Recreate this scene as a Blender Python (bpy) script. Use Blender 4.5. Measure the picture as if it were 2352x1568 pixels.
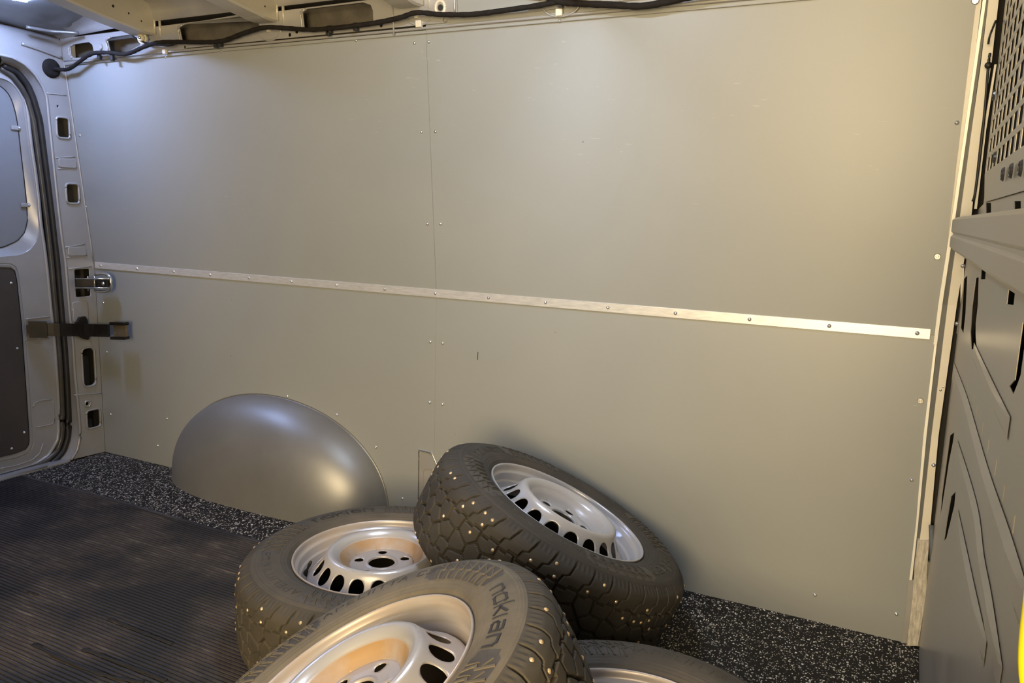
import bpy, bmesh, math, random
import numpy as np
from mathutils import Vector, Matrix
from mathutils import noise as mnoise

for o in list(bpy.data.objects):
    bpy.data.objects.remove(o, do_unlink=True)
SC = bpy.context.scene
COL = SC.collection
random.seed(7)
RNG = np.random.default_rng(5)

# ------------------------------------------------------------------ camera
FPX, YAW, PITCH, ROLL = 1810.0, 0.4622883179656122, -0.16265764262786164, 0.028062384931915242
CAM = Vector((3.0481706625799396, -2.1738298927826163, 1.0797660513664216))
cy_, sy_, cp_, sp_ = math.cos(YAW), math.sin(YAW), math.cos(PITCH), math.sin(PITCH)
FWD = Vector((-sy_ * cp_, cy_ * cp_, sp_))
R0 = Vector((cy_, sy_, 0)); U0 = R0.cross(FWD)
RIGHT = math.cos(ROLL) * R0 + math.sin(ROLL) * U0
UP = -math.sin(ROLL) * R0 + math.cos(ROLL) * U0
cam_data = bpy.data.cameras.new('camera')
cam_data.sensor_width = 36.0
cam_data.lens = FPX / 2352 * 36.0
cam_data.clip_start = 0.02
cam = bpy.data.objects.new('camera', cam_data)
COL.objects.link(cam)
cam.matrix_world = Matrix(((RIGHT.x, UP.x, -FWD.x, CAM.x), (RIGHT.y, UP.y, -FWD.y, CAM.y), (RIGHT.z, UP.z, -FWD.z, CAM.z), (0, 0, 0, 1)))
SC.camera = cam

# ------------------------------------------------------------------ view, world, big lights
SC.view_settings.view_transform = 'Standard'
SC.view_settings.look = 'None'
SC.view_settings.gamma = 1.0
SC.view_settings.use_curve_mapping = False
SC.view_settings.exposure = 0.0
world = bpy.data.worlds.new('garage'); SC.world = world
world.use_nodes = True
world.node_tree.nodes['Background'].inputs[0].default_value = (1.0, 0.86, 0.66, 1)
world.node_tree.nodes['Background'].inputs[1].default_value = 0.17


def area_light(name, loc, target, size, size_y, power, color):
    d = bpy.data.lights.new(name, 'AREA'); d.shape = 'RECTANGLE'; d.size = size; d.size_y = size_y
    d.energy = power; d.color = color
    o = bpy.data.objects.new(name, d); COL.objects.link(o); o.location = loc
    o.rotation_euler = (Vector(target) - Vector(loc)).to_track_quat('-Z', 'Y').to_euler()
    return o


area_light('garage_and_fill_light', (2.85, -3.6, 1.50), (2.1, 0, 0.85), 1.3, 0.8, 76, (1.0, 0.78, 0.46))
area_light('garage_and_fill_light', (2.9, -3.5, 0.85), (1.4, 0, 1.2), 1.0, 0.5, 64, (1.0, 0.76, 0.42))  # added low warm fill that brightens the roof ribs, no known lamp

# ------------------------------------------------------------------ helpers
KU = 0.0771 / (1.6113 - 0.81)


def ray(px, py):
    return FWD + ((px - 1176) / FPX) * RIGHT - ((py - 784) / FPX) * UP


def at_x(px, py, x):
    d = ray(px, py); return CAM + d * ((x - CAM.x) / d.x)


def at_y(px, py, y):
    d = ray(px, py); return CAM + d * ((y - CAM.y) / d.y)


def at_z(px, py, z):
    d = ray(px, py); return CAM + d * ((z - CAM.z) / d.z)


def wall_y(z):
    return -(z - 0.81) * KU if z > 0.81 else 0.0


def at_wall(px, py):
    d = ray(px, py)
    p = CAM + d * (-CAM.y / d.y)
    if p.z > 0.81:
        t = (0.81 * KU - CAM.y - KU * CAM.z) / (d.y + KU * d.z)
        p = CAM + d * t
    return p


def link(name, me, mat=None, parent=None, smooth=None):
    if mat is not None and len(me.materials) == 0:
        me.materials.append(mat)
    o = bpy.data.objects.new(name, me); COL.objects.link(o)
    if parent is not None:
        o.parent = parent
    if smooth is not None:
        for p in me.polygons: p.use_smooth = smooth
    return o


def empty(name, loc=(0, 0, 0), rot=None):
    o = bpy.data.objects.new(name, None); COL.objects.link(o)
    o.empty_display_size = 0.05; o.location = loc
    if rot is not None:
        o.rotation_mode = 'QUATERNION'; o.rotation_quaternion = rot
    return o


def tag(o, label, cat, group=None):
    o['label'] = label; o['category'] = cat
    if group: o['group'] = group
    return o


def structure(o, label=None):
    o['kind'] = 'structure'
    if label: o['label'] = label; 
    return o


def mesh(name, vs, fs, mat=None, parent=None, smooth=False):
    me = bpy.data.meshes.new(name)
    me.from_pydata([tuple(v) for v in vs], [], [tuple(f) for f in fs])
    me.validate(); me.update()
    return link(name, me, mat, parent, smooth)


def bm_obj(name, bm, mat=None, parent=None, smooth=False, recalc=True):
    if recalc: bmesh.ops.recalc_face_normals(bm, faces=bm.faces)
    me = bpy.data.meshes.new(name); bm.to_mesh(me); bm.free()
    return link(name, me, mat, parent, smooth)


def box_bm(bm, lo, hi, bev=0.0):
    r = bmesh.ops.create_cube(bm, size=1.0)
    lo = Vector(lo); hi = Vector(hi); c = (lo + hi) / 2; s = hi - lo
    for v in r['verts']:
        v.co = Vector((v.co.x * s.x, v.co.y * s.y, v.co.z * s.z)) + c
    if bev > 0:
        es = list({e for v in r['verts'] for e in v.link_edges})
        bmesh.ops.bevel(bm, geom=es, offset=bev, segments=2, affect='EDGES', profile=0.5)


def box(name, lo, hi, mat, parent=None, bev=0.0):
    bm = bmesh.new(); box_bm(bm, lo, hi, bev)
    return bm_obj(name, bm, mat, parent)


def smooth_path(pts, n=6):
    pts = [Vector(p) for p in pts]; out = []
    for i in range(len(pts) - 1):
        p0 = pts[max(i - 1, 0)]; p1 = pts[i]; p2 = pts[i + 1]; p3 = pts[min(i + 2, len(pts) - 1)]
        for k in range(n):
            t = k / n
            out.append(0.5 * ((2 * p1) + (p2 - p0) * t + (2 * p0 - 5 * p1 + 4 * p2 - p3) * t * t + (3 * p1 - p0 - 3 * p2 + p3) * t ** 3))
    out.append(pts[-1]); return out


def tube(name, pts, rad, mat, parent=None, seg=10, wob=0.0, flat=None, bm=None, cap=True):
    own = bm is None
    if own: bm = bmesh.new()
    rings = []
    up = Vector((0, 0, 1))
    for i, p in enumerate(pts):
        t = (pts[min(i + 1, len(pts) - 1)] - pts[max(i - 1, 0)]).normalized()
        a = t.cross(up)
        if a.length < 0.05: a = t.cross(Vector((0, 1, 0)))
        a.normalize(); b = t.cross(a)
        r = rad * (1 + wob * math.sin(i * 1.9) * (0.6 + 0.4 * math.sin(i * 0.7)))
        fa, fb = flat or (1, 1)
        rings.append([bm.verts.new(p + a * (r * fa * math.cos(2 * math.pi * k / seg)) + b * (r * fb * math.sin(2 * math.pi * k / seg))) for k in range(seg)])
    for i in range(len(rings) - 1):
        for k in range(seg):
            bm.faces.new((rings[i][k], rings[i][(k + 1) % seg], rings[i + 1][(k + 1) % seg], rings[i + 1][k]))
    if cap:
        bm.faces.new(rings[0][::-1]); bm.faces.new(rings[-1])
    if own: return bm_obj(name, bm, mat, parent, smooth=True)


def resample(pts, n, closed=False):
    P = [Vector(p) for p in pts]
    if closed: P = P + [P[0]]
    L = [0]
    for a, b in zip(P[:-1], P[1:]): L.append(L[-1] + (b - a).length)
    out = []
    cnt = n if closed else n - 1
    for i in range(n):
        s = L[-1] * i / cnt; j = 0
        while j < len(L) - 2 and L[j + 1] < s: j += 1
        f = (s - L[j]) / max(L[j + 1] - L[j], 1e-9)
        out.append(P[j].lerp(P[j + 1], f))
    return out


def loft(name, loops, mat, parent=None, closed=False, smooth=True):
    vs = []; fs = []; n = len(loops[0])
    for lp in loops: vs += [tuple(p) for p in lp]
    for j in range(len(loops) - 1):
        for i in range(n if closed else n - 1):
            a = j * n + i; b = j * n + (i + 1) % n
            fs.append((a, b, b + n, a + n))
    return mesh(name, vs, fs, mat, parent, smooth)


def rrect(x0, y0, x1, y1, r, n=5):
    pts = []
    for cx, cy, a0 in ((x1 - r, y1 - r, 0), (x0 + r, y1 - r, 90), (x0 + r, y0 + r, 180), (x1 - r, y0 + r, 270)):
        for k in range(n + 1):
            a = math.radians(a0 + 90 * k / n); pts.append((cx + r * math.cos(a), cy + r * math.sin(a)))
    return pts


def circle2(cx, cy, r, n=16, ry=None):
    ry = ry or r
    return [(cx + r * math.cos(2 * math.pi * k / n), cy + ry * math.sin(2 * math.pi * k / n)) for k in range(n)]


def plate(name, outer, holes, thick, bev, org, ex, ey, mat, parent=None, smooth=False):
    """flat sheet outline with real holes, a thickness and rounded rims; org/ex/ey place its 2-D frame"""
    cu = bpy.data.curves.new(name, 'CURVE'); cu.dimensions = '2D'; cu.fill_mode = 'BOTH'
    cu.extrude = max(thick / 2 - bev, 0.0001); cu.bevel_depth = bev; cu.offset = -bev; cu.bevel_resolution = 2
    for lp in [outer] + list(holes):
        sp = cu.splines.new('POLY'); sp.points.add(len(lp) - 1); sp.use_cyclic_u = True
        for k, p in enumerate(lp): sp.points[k].co = (p[0], p[1], 0, 1)
    tmp = bpy.data.objects.new('tmp', cu); COL.objects.link(tmp)
    dg = bpy.context.evaluated_depsgraph_get(); dg.update()
    me = bpy.data.meshes.new_from_object(tmp.evaluated_get(dg))
    bpy.data.objects.remove(tmp); bpy.data.curves.remove(cu)
    me.name = name; me.materials.clear()
    ex = Vector(ex).normalized(); ey = Vector(ey).normalized(); ez = ex.cross(ey)
    M = Matrix(((ex.x, ey.x, ez.x, org[0]), (ex.y, ey.y, ez.y, org[1]), (ex.z, ey.z, ez.z, org[2]), (0, 0, 0, 1)))
    me.transform(M)
    return link(name, me, mat, parent, smooth)


def lathe(prof, seg, z_up=True):
    vs = []; fs = []; n = len(prof)
    for k in range(seg):
        a = 2 * math.pi * k / seg; c, s = math.cos(a), math.sin(a)
        vs += [(r * c, r * s, z) for r, z in prof]
    for k in range(seg):
        k2 = (k + 1) % seg
        for i in range(n - 1):
            fs.append((k * n + i, k2 * n + i, k2 * n + i + 1, k * n + i + 1))
    return vs, fs


# ------------------------------------------------------------------ materials
def mat_base(name, color, rough=0.5, metal=0.0, spec=0.5):
    m = bpy.data.materials.new(name); m.use_nodes = True
    b = m.node_tree.nodes['Principled BSDF']
    b.inputs['Base Color'].default_value = (*color, 1); b.inputs['Roughness'].default_value = rough
    b.inputs['Metallic'].default_value = metal; b.inputs['Specular IOR Level'].default_value = spec
    return m, m.node_tree, b


def N(nt, typ, **kw):
    n = nt.nodes.new(typ)
    for k, v in kw.items():
        if k in n.inputs.keys(): n.inputs[k].default_value = v
        else: setattr(n, k, v)
    return n


def ramp(nt, fac, stops):
    r = nt.nodes.new('ShaderNodeValToRGB')
    els = r.color_ramp.elements
    while len(els) < len(stops): els.new(0.5)
    for e, (p, c) in zip(els, stops):
        e.position = p; e.color = (*c, 1) if len(c) == 3 else c
    nt.links.new(fac, r.inputs[0]); return r


def mottled(name, c1, c2, rough=0.5, metal=0.0, scale=8.0, rvar=0.08, bump=0.0, bscale=200.0, stretch=None, spec=0.5):
    m, nt, b = mat_base(name, c1, rough, metal, spec)
    tc = N(nt, 'ShaderNodeTexCoord'); src = tc.outputs['Object']
    if stretch:
        mp = N(nt, 'ShaderNodeMapping'); mp.inputs['Scale'].default_value = stretch
        nt.links.new(src, mp.inputs[0]); src = mp.outputs[0]
    nz = N(nt, 'ShaderNodeTexNoise', Scale=scale, Detail=6.0, Roughness=0.6); nt.links.new(src, nz.inputs['Vector'])
    r = ramp(nt, nz.outputs['Fac'], [(0.35, c1), (0.65, c2)]); nt.links.new(r.outputs[0], b.inputs['Base Color'])
    mr = N(nt, 'ShaderNodeMapRange'); mr.inputs[3].default_value = rough - rvar; mr.inputs[4].default_value = rough + rvar
    nt.links.new(nz.outputs['Fac'], mr.inputs[0]); nt.links.new(mr.outputs[0], b.inputs['Roughness'])
    if bump:
        n2 = N(nt, 'ShaderNodeTexNoise', Scale=bscale, Detail=3.0); nt.links.new(tc.outputs['Object'], n2.inputs['Vector'])
        bp = N(nt, 'ShaderNodeBump', Strength=bump, Distance=0.002); nt.links.new(n2.outputs['Fac'], bp.inputs['Height'])
        nt.links.new(bp.outputs[0], b.inputs['Normal'])
    return m


def panel_material():
    m, nt, b = mat_base('grey_laminate', (0.30, 0.305, 0.30), 0.41)
    tc = N(nt, 'ShaderNodeTexCoord'); mp = N(nt, 'ShaderNodeMapping'); mp.inputs['Scale'].default_value = (1, 1, 1)
    nt.links.new(tc.outputs['Object'], mp.inputs[0])
    nz = N(nt, 'ShaderNodeTexNoise', Scale=1.7, Detail=5.0, Roughness=0.55); nt.links.new(mp.outputs[0], nz.inputs['Vector'])
    base = ramp(nt, nz.outputs['Fac'], [(0.3, (0.268, 0.280, 0.272)), (0.7, (0.295, 0.304, 0.288))])
    # light scuffs: short thin scratches left by cargo
    w = N(nt, 'ShaderNodeMapping'); w.inputs['Scale'].default_value = (3.0, 1, 26.0); w.inputs['Rotation'].default_value = (0, 0.25, 0)
    nt.links.new(tc.outputs['Object'], w.inputs[0])
    n2 = N(nt, 'ShaderNodeTexNoise', Scale=9.0, Detail=2.0, Roughness=0.4); nt.links.new(w.outputs[0], n2.inputs['Vector'])
    n3 = N(nt, 'ShaderNodeTexNoise', Scale=2.6, Detail=1.0); nt.links.new(tc.outputs['Object'], n3.inputs['Vector'])
    r2 = ramp(nt, n2.outputs['Fac'], [(0.735, (0, 0, 0)), (0.76, (1, 1, 1))])
    r3 = ramp(nt, n3.outputs['Fac'], [(0.56, (0, 0, 0)), (0.62, (1, 1, 1))])
    mu = N(nt, 'ShaderNodeMath', operation='MULTIPLY'); nt.links.new(r2.outputs[0], mu.inputs[0]); nt.links.new(r3.outputs[0], mu.inputs[1])
    mu2 = N(nt, 'ShaderNodeMath', operation='MULTIPLY'); mu2.inputs[1].default_value = 0.35; nt.links.new(mu.outputs[0], mu2.inputs[0])
    mx = N(nt, 'ShaderNodeMix', data_type='RGBA'); nt.links.new(mu2.outputs[0], mx.inputs[0]); nt.links.new(base.outputs[0], mx.inputs[6])
    mx.inputs[7].default_value = (0.52, 0.51, 0.46, 1)
    # few dark specks
    v = N(nt, 'ShaderNodeTexVoronoi', Scale=9.0); nt.links.new(tc.outputs['Object'], v.inputs['Vector'])
    r4 = ramp(nt, v.outputs['Distance'], [(0.018, (1, 1, 1)), (0.03, (0, 0, 0))])
    sx = N(nt, 'ShaderNodeSeparateColor'); nt.links.new(v.outputs['Color'], sx.inputs[0])
    gt = N(nt, 'ShaderNodeMath', operation='GREATER_THAN'); gt.inputs[1].default_value = 0.72; nt.links.new(sx.outputs[0], gt.inputs[0])
    m4 = N(nt, 'ShaderNodeMath', operation='MULTIPLY'); nt.links.new(r4.outputs[0], m4.inputs[0]); nt.links.new(gt.outputs[0], m4.inputs[1])
    m5 = N(nt, 'ShaderNodeMath', operation='MULTIPLY'); m5.inputs[1].default_value = 0.55; nt.links.new(m4.outputs[0], m5.inputs[0])
    mx2 = N(nt, 'ShaderNodeMix', data_type='RGBA'); nt.links.new(m5.outputs[0], mx2.inputs[0]); nt.links.new(mx.outputs[2], mx2.inputs[6])
    mx2.inputs[7].default_value = (0.08, 0.075, 0.07, 1)
    nt.links.new(mx2.outputs[2], b.inputs['Base Color'])
    n5 = N(nt, 'ShaderNodeTexNoise', Scale=420.0, Detail=2.0); nt.links.new(tc.outputs['Object'], n5.inputs['Vector'])
    bp = N(nt, 'ShaderNodeBump', Strength=0.06, Distance=0.001); nt.links.new(n5.outputs['Fac'], bp.inputs['Height'])
    nt.links.new(bp.outputs[0], b.inputs['Normal'])
    return m


def floor_material():
    m, nt, b = mat_base('speckled_floor', (0.01, 0.01, 0.01), 0.6, spec=0.25)
    tc = N(nt, 'ShaderNodeTexCoord')
    mp = N(nt, 'ShaderNodeMapping'); mp.inputs['Scale'].default_value = (1.0, 0.8, 1.0); nt.links.new(tc.outputs['Object'], mp.inputs[0])
    nd = N(nt, 'ShaderNodeTexNoise', Scale=60.0, Detail=2.0); nt.links.new(mp.outputs[0], nd.inputs['Vector'])
    mxv = N(nt, 'ShaderNodeMix', data_type='RGBA'); mxv.inputs[0].default_value = 0.012
    nt.links.new(mp.outputs[0], mxv.inputs[6]); nt.links.new(nd.outputs['Color'], mxv.inputs[7])
    acc = None
    for sc_, th, pick in ((150.0, 0.34, 0.62), (240.0, 0.33, 0.66)):
        v = N(nt, 'ShaderNodeTexVoronoi', Scale=sc_); nt.links.new(mxv.outputs[2], v.inputs['Vector'])
        r = ramp(nt, v.outputs['Distance'], [(th, (1, 1, 1)), (th + 0.04, (0, 0, 0))])
        s = N(nt, 'ShaderNodeSeparateColor'); nt.links.new(v.outputs['Color'], s.inputs[0])
        rr_ = ramp(nt, s.outputs[0], [(pick, (0, 0, 0)), (pick + 0.02, (0.35, 0.35, 0.35)), (1.0, (1, 1, 1))])
        mu = N(nt, 'ShaderNodeMath', operation='MULTIPLY'); nt.links.new(r.outputs[0], mu.inputs[0]); nt.links.new(rr_.outputs[0], mu.inputs[1])
        if acc is None: acc = mu
        else:
            a = N(nt, 'ShaderNodeMath', operation='MAXIMUM'); nt.links.new(acc.outputs[0], a.inputs[0]); nt.links.new(mu.outputs[0], a.inputs[1]); acc = a
    mx = N(nt, 'ShaderNodeMix', data_type='RGBA'); nt.links.new(acc.outputs[0], mx.inputs[0])
    mx.inputs[6].default_value = (0.009, 0.008, 0.008, 1); mx.inputs[7].default_value = (0.85, 0.80, 0.70, 1)
    nt.links.new(mx.outputs[2], b.inputs['Base Color'])
    bp = N(nt, 'ShaderNodeBump', Strength=0.5, Distance=0.001); nt.links.new(acc.outputs[0], bp.inputs['Height'])
    nt.links.new(bp.outputs[0], b.inputs['Normal'])
    return m


def mat_rubber_mat():
    m, nt, b = mat_base('ribbed_mat_rubber', (0.02, 0.02, 0.02), 0.6, spec=0.35)
    tc = N(nt, 'ShaderNodeTexCoord')
    n1 = N(nt, 'ShaderNodeTexNoise', Scale=3.2, Detail=5.0, Roughness=0.6); nt.links.new(tc.outputs['Object'], n1.inputs['Vector'])
    mp = N(nt, 'ShaderNodeMapping'); mp.inputs['Scale'].default_value = (5.0, 110.0, 1.0); nt.links.new(tc.outputs['Object'], mp.inputs[0])
    n2 = N(nt, 'ShaderNodeTexNoise', Scale=1.6, Detail=4.0, Roughness=0.65); nt.links.new(mp.outputs[0], n2.inputs['Vector'])
    base = ramp(nt, n1.outputs['Fac'], [(0.42, (0.022, 0.022, 0.024)), (0.60, (0.055, 0.046, 0.043))])
    st = ramp(nt, n2.outputs['Fac'], [(0.52, (0, 0, 0)), (0.72, (1, 1, 1))])
    dusty = ramp(nt, n1.outputs['Fac'], [(0.45, (0.05, 0.05, 0.05)), (0.62, (0.8, 0.8, 0.8))])
    mu = N(nt, 'ShaderNodeMath', operation='MULTIPLY'); nt.links.new(st.outputs[0], mu.inputs[0]); nt.links.new(dusty.outputs[0], mu.inputs[1])
    mx = N(nt, 'ShaderNodeMix', data_type='RGBA'); nt.links.new(mu.outputs[0], mx.inputs[0]); nt.links.new(base.outputs[0], mx.inputs[6])
    mx.inputs[7].default_value = (0.20, 0.18, 0.16, 1)
    nt.links.new(mx.outputs[2], b.inputs['Base Color'])
    mr = N(nt, 'ShaderNodeMapRange'); mr.inputs[3].default_value = 0.45; mr.inputs[4].default_value = 0.75
    nt.links.new(n1.outputs['Fac'], mr.inputs[0]); nt.links.new(mr.outputs[0], b.inputs['Roughness'])
    return m


def tyre_material(name, dust, tread=False):
    m, nt, b = mat_base(name, (0.03, 0.03, 0.03), 0.75, spec=0.35)
    tc = N(nt, 'ShaderNodeTexCoord')
    n1 = N(nt, 'ShaderNodeTexNoise', Scale=7.0, Detail=7.0, Roughness=0.65); nt.links.new(tc.outputs['Object'], n1.inputs['Vector'])
    d = dust
    r = ramp(nt, n1.outputs['Fac'], [(0.3, (0.018 + 0.065 * d, 0.017 + 0.056 * d, 0.016 + 0.040 * d)), (0.7, (0.028 + 0.14 * d, 0.026 + 0.115 * d, 0.024 + 0.078 * d))])
    nt.links.new(r.outputs[0], b.inputs['Base Color'])
    if tread:
        uv = N(nt, 'ShaderNodeUVMap'); sp = N(nt, 'ShaderNodeSeparateXYZ'); nt.links.new(uv.outputs[0], sp.inputs[0])
        # sipes: fine zigzag slits across each block
        def mth(op, a, bb=None):
            q = N(nt, 'ShaderNodeMath', operation=op)
            for i, x in enumerate((a, bb)):
                if x is None: continue
                if isinstance(x, (int, float)): q.inputs[i].default_value = x
                else: nt.links.new(x, q.inputs[i])
            return q.outputs[0]
        zig = mth('MULTIPLY', mth('PINGPONG', sp.outputs[1], 0.003), 0.8)
        ph = mth('MULTIPLY', mth('ADD', sp.outputs[0], zig), 1 / 0.0085)
        fr = mth('PINGPONG', ph, 0.5)
        slit = mth('GREATER_THAN', fr, 0.07)
        n2 = N(nt, 'ShaderNodeTexNoise', Scale=260.0, Detail=3.0); nt.links.new(tc.outputs['Object'], n2.inputs['Vector'])
        h = mth('ADD', slit, mth('MULTIPLY', n2.outputs['Fac'], 0.5))
        bp = N(nt, 'ShaderNodeBump', Strength=0.55, Distance=0.0012); nt.links.new(h, bp.inputs['Height'])
    else:
        n2 = N(nt, 'ShaderNodeTexNoise', Scale=240.0, Detail=3.0); nt.links.new(tc.outputs['Object'], n2.inputs['Vector'])
        bp = N(nt, 'ShaderNodeBump', Strength=0.2, Distance=0.001); nt.links.new(n2.outputs['Fac'], bp.inputs['Height'])
    nt.links.new(bp.outputs[0], b.inputs['Normal'])
    return m


def rim_material(name, stain):
    """silver lacquer; brake-dust and rust film collects on the inner bowl (radius band in the wheel's own space)"""
    m, nt, b = mat_base(name, (0.6, 0.6, 0.6), 0.27, 0.35)
    tc = N(nt, 'ShaderNodeTexCoord')
    sp = N(nt, 'ShaderNodeSeparateXYZ'); nt.links.new(tc.outputs['Object'], sp.inputs[0])
    cb = N(nt, 'ShaderNodeCombineXYZ'); nt.links.new(sp.outputs[0], cb.inputs[0]); nt.links.new(sp.outputs[1], cb.inputs[1])
    ln = N(nt, 'ShaderNodeVectorMath', operation='LENGTH'); nt.links.new(cb.outputs[0], ln.inputs[0])
    n1 = N(nt, 'ShaderNodeTexNoise', Scale=9.0, Detail=5.0, Roughness=0.6); nt.links.new(tc.outputs['Object'], n1.inputs['Vector'])
    ad = N(nt, 'ShaderNodeMath', operation='MULTIPLY_ADD'); ad.inputs[1].default_value = 0.006
    nt.links.new(n1.outputs['Fac'], ad.inputs[0]); nt.links.new(ln.outputs[1], ad.inputs[2])
    s = stain
    r = ramp(nt, ad.outputs[0], [(0.0, (0.25 * s,) * 3), (0.080, (0.30 * s,) * 3), (0.083, (0.85 * s,) * 3), (0.1065, (1.0 * s,) * 3), (0.109, (0.05 * s,) * 3),
                                (0.130, (0.04 * s,) * 3), (0.155, (0.30 * s,) * 3), (0.19, (0.45 * s,) * 3), (0.2, (0.25 * s,) * 3), (0.222, (0.5 * s,) * 3)])
    rn = ramp(nt, n1.outputs['Fac'], [(0.28, (0.45, 0.45, 0.45)), (0.55, (1, 1, 1))])
    mu = N(nt, 'ShaderNodeMath', operation='MULTIPLY'); nt.links.new(r.outputs[0], mu.inputs[0]); nt.links.new(rn.outputs[0], mu.inputs[1])
    mx = N(nt, 'ShaderNodeMix', data_type='RGBA'); nt.links.new(mu.outputs[0], mx.inputs[0])
    mx.inputs[6].default_value = (0.50, 0.50, 0.52, 1); mx.inputs[7].default_value = (0.36, 0.215, 0.085, 1)
    # near-black inside the barrel behind the disc: its shade put into the colour
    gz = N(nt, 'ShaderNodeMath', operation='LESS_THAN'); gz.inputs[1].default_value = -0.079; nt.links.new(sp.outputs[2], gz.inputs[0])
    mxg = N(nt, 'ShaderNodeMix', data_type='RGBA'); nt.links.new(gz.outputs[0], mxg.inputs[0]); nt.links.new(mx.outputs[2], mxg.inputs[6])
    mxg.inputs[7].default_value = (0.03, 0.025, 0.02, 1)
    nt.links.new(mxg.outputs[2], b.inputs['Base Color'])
    mr = N(nt, 'ShaderNodeMapRange'); mr.inputs[3].default_value = 0.35; mr.inputs[4].default_value = 0.0
    nt.links.new(mu.outputs[0], mr.inputs[0]); nt.links.new(mr.outputs[0], b.inputs['Metallic'])
    mr2 = N(nt, 'ShaderNodeMapRange'); mr2.inputs[3].default_value = 0.25; mr2.inputs[4].default_value = 0.6
    nt.links.new(mu.outputs[0], mr2.inputs[0]); nt.links.new(mr2.outputs[0], b.inputs['Roughness'])
    return m


M_PANEL = panel_material()
M_FLOOR = floor_material()
M_MAT = mat_rubber_mat()
M_PAINT = mottled('silver_body_paint', (0.335, 0.33, 0.315), (0.385, 0.375, 0.36), 0.30, 0.25, 5.0, 0.05)
M_PAINT2 = mottled('silver_body_paint_dusty', (0.32, 0.31, 0.295), (0.37, 0.36, 0.34), 0.38, 0.2, 9.0, 0.06)
M_ROOF = mottled('grey_roof_primer', (0.20, 0.20, 0.20), (0.25, 0.25, 0.245), 0.33, 0.4, 6.0, 0.05)
M_PART = mottled('grey_partition_paint', (0.27, 0.255, 0.225), (0.33, 0.31, 0.275), 0.30, 0.25, 6.0, 0.06)
def add_scuffs(m, col, th, scl=(6, 6, 1.2)):
    nt = m.node_tree; b = nt.nodes['Principled BSDF']; src = b.inputs['Base Color'].links[0].from_socket
    tc = N(nt, 'ShaderNodeTexCoord'); mp = N(nt, 'ShaderNodeMapping'); mp.inputs['Scale'].default_value = scl; nt.links.new(tc.outputs['Object'], mp.inputs[0])
    nz = N(nt, 'ShaderNodeTexNoise', Scale=14.0, Detail=8.0, Roughness=0.75); nt.links.new(mp.outputs[0], nz.inputs['Vector'])
    n2 = N(nt, 'ShaderNodeTexNoise', Scale=3.0, Detail=1.0); nt.links.new(tc.outputs['Object'], n2.inputs['Vector'])
    r1 = ramp(nt, nz.outputs['Fac'], [(th, (0, 0, 0)), (th + .06, (.8, .8, .8))]); r2 = ramp(nt, n2.outputs['Fac'], [(.5, (0, 0, 0)), (.6, (1, 1, 1))])
    mu = N(nt, 'ShaderNodeMath', operation='MULTIPLY'); nt.links.new(r1.outputs[0], mu.inputs[0]); nt.links.new(r2.outputs[0], mu.inputs[1])
    mx = N(nt, 'ShaderNodeMix', data_type='RGBA'); nt.links.new(mu.outputs[0], mx.inputs[0]); nt.links.new(src, mx.inputs[6]); mx.inputs[7].default_value = (*col, 1)
    nt.links.new(mx.outputs[2], b.inputs['Base Color'])
add_scuffs(M_PART, (0.62, 0.58, 0.50), 0.62)
M_CREAM = mottled('cream_pillar_paint', (0.66, 0.61, 0.50), (0.72, 0.67, 0.56), 0.42, 0.0, 6.0, 0.05)
M_ALU = mottled('scratched_aluminium', (0.58, 0.58, 0.57), (0.72, 0.71, 0.69), 0.38, 0.45, 30.0, 0.12, stretch=(1, 20, 6))
M_ARCH = mottled('wheel_arch_steel', (0.24, 0.24, 0.24), (0.27, 0.27, 0.268), 0.44, 0.5, 5.0, 0.05, bump=0.04, bscale=300)
M_BLACK = mottled('black_rubber', (0.012, 0.011, 0.010), (0.02, 0.018, 0.016), 0.5, 0.0, 30.0, 0.08)
M_SEALBR = mottled('brown_seal_rubber', (0.05, 0.045, 0.035), (0.07, 0.062, 0.05), 0.3, 0.0, 20.0, 0.05)
M_DARK = mottled('cavity_shade_and_gouge', (0.010, 0.009, 0.008), (0.016, 0.014, 0.012), 0.8, 0.0, 10.0, 0.02)  # near-black: shade of cavities put into the colour, also used for gouges
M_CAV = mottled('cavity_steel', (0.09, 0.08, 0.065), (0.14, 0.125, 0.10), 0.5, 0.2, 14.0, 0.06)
M_BROWN = mottled('brown_hardboard', (0.050, 0.042, 0.038), (0.075, 0.062, 0.055), 0.42, 0.0, 3.0, 0.04)
M_BLANK = mottled('grey_window_blank', (0.22, 0.225, 0.23), (0.25, 0.253, 0.258), 0.40, 0.1, 3.0, 0.04)
M_STEEL = mottled('bright_steel', (0.6, 0.59, 0.57), (0.7, 0.69, 0.66), 0.25, 0.9, 40.0, 0.06)
M_RIVET = mottled('rivet_aluminium', (0.6, 0.6, 0.6), (0.7, 0.7, 0.7), 0.3, 0.8, 60.0, 0.06)
M_FOAM = mottled('worn_foam_edge', (0.36, 0.33, 0.27), (0.62, 0.58, 0.50), 0.9, 0.0, 60.0, 0.05, bump=0.6, bscale=180, stretch=(3, 3, 0.6))
M_GAP = mottled('grey_rubber_strip', (0.085, 0.088, 0.085), (0.11, 0.112, 0.108), 0.5, 0.0, 20.0, 0.06)
M_TIP = mottled('stud_metal', (0.80, 0.58, 0.34), (0.90, 0.72, 0.48), 0.35, 0.6, 90.0, 0.05)
M_TEXT = mottled('clean_black_lettering', (0.022, 0.021, 0.020), (0.035, 0.033, 0.030), 0.55, 0.0, 40.0, 0.05)
M_TRANS = mottled('yellowed_plastic', (0.55, 0.53, 0.40), (0.65, 0.62, 0.48), 0.3, 0.0, 20.0, 0.05)
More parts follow.
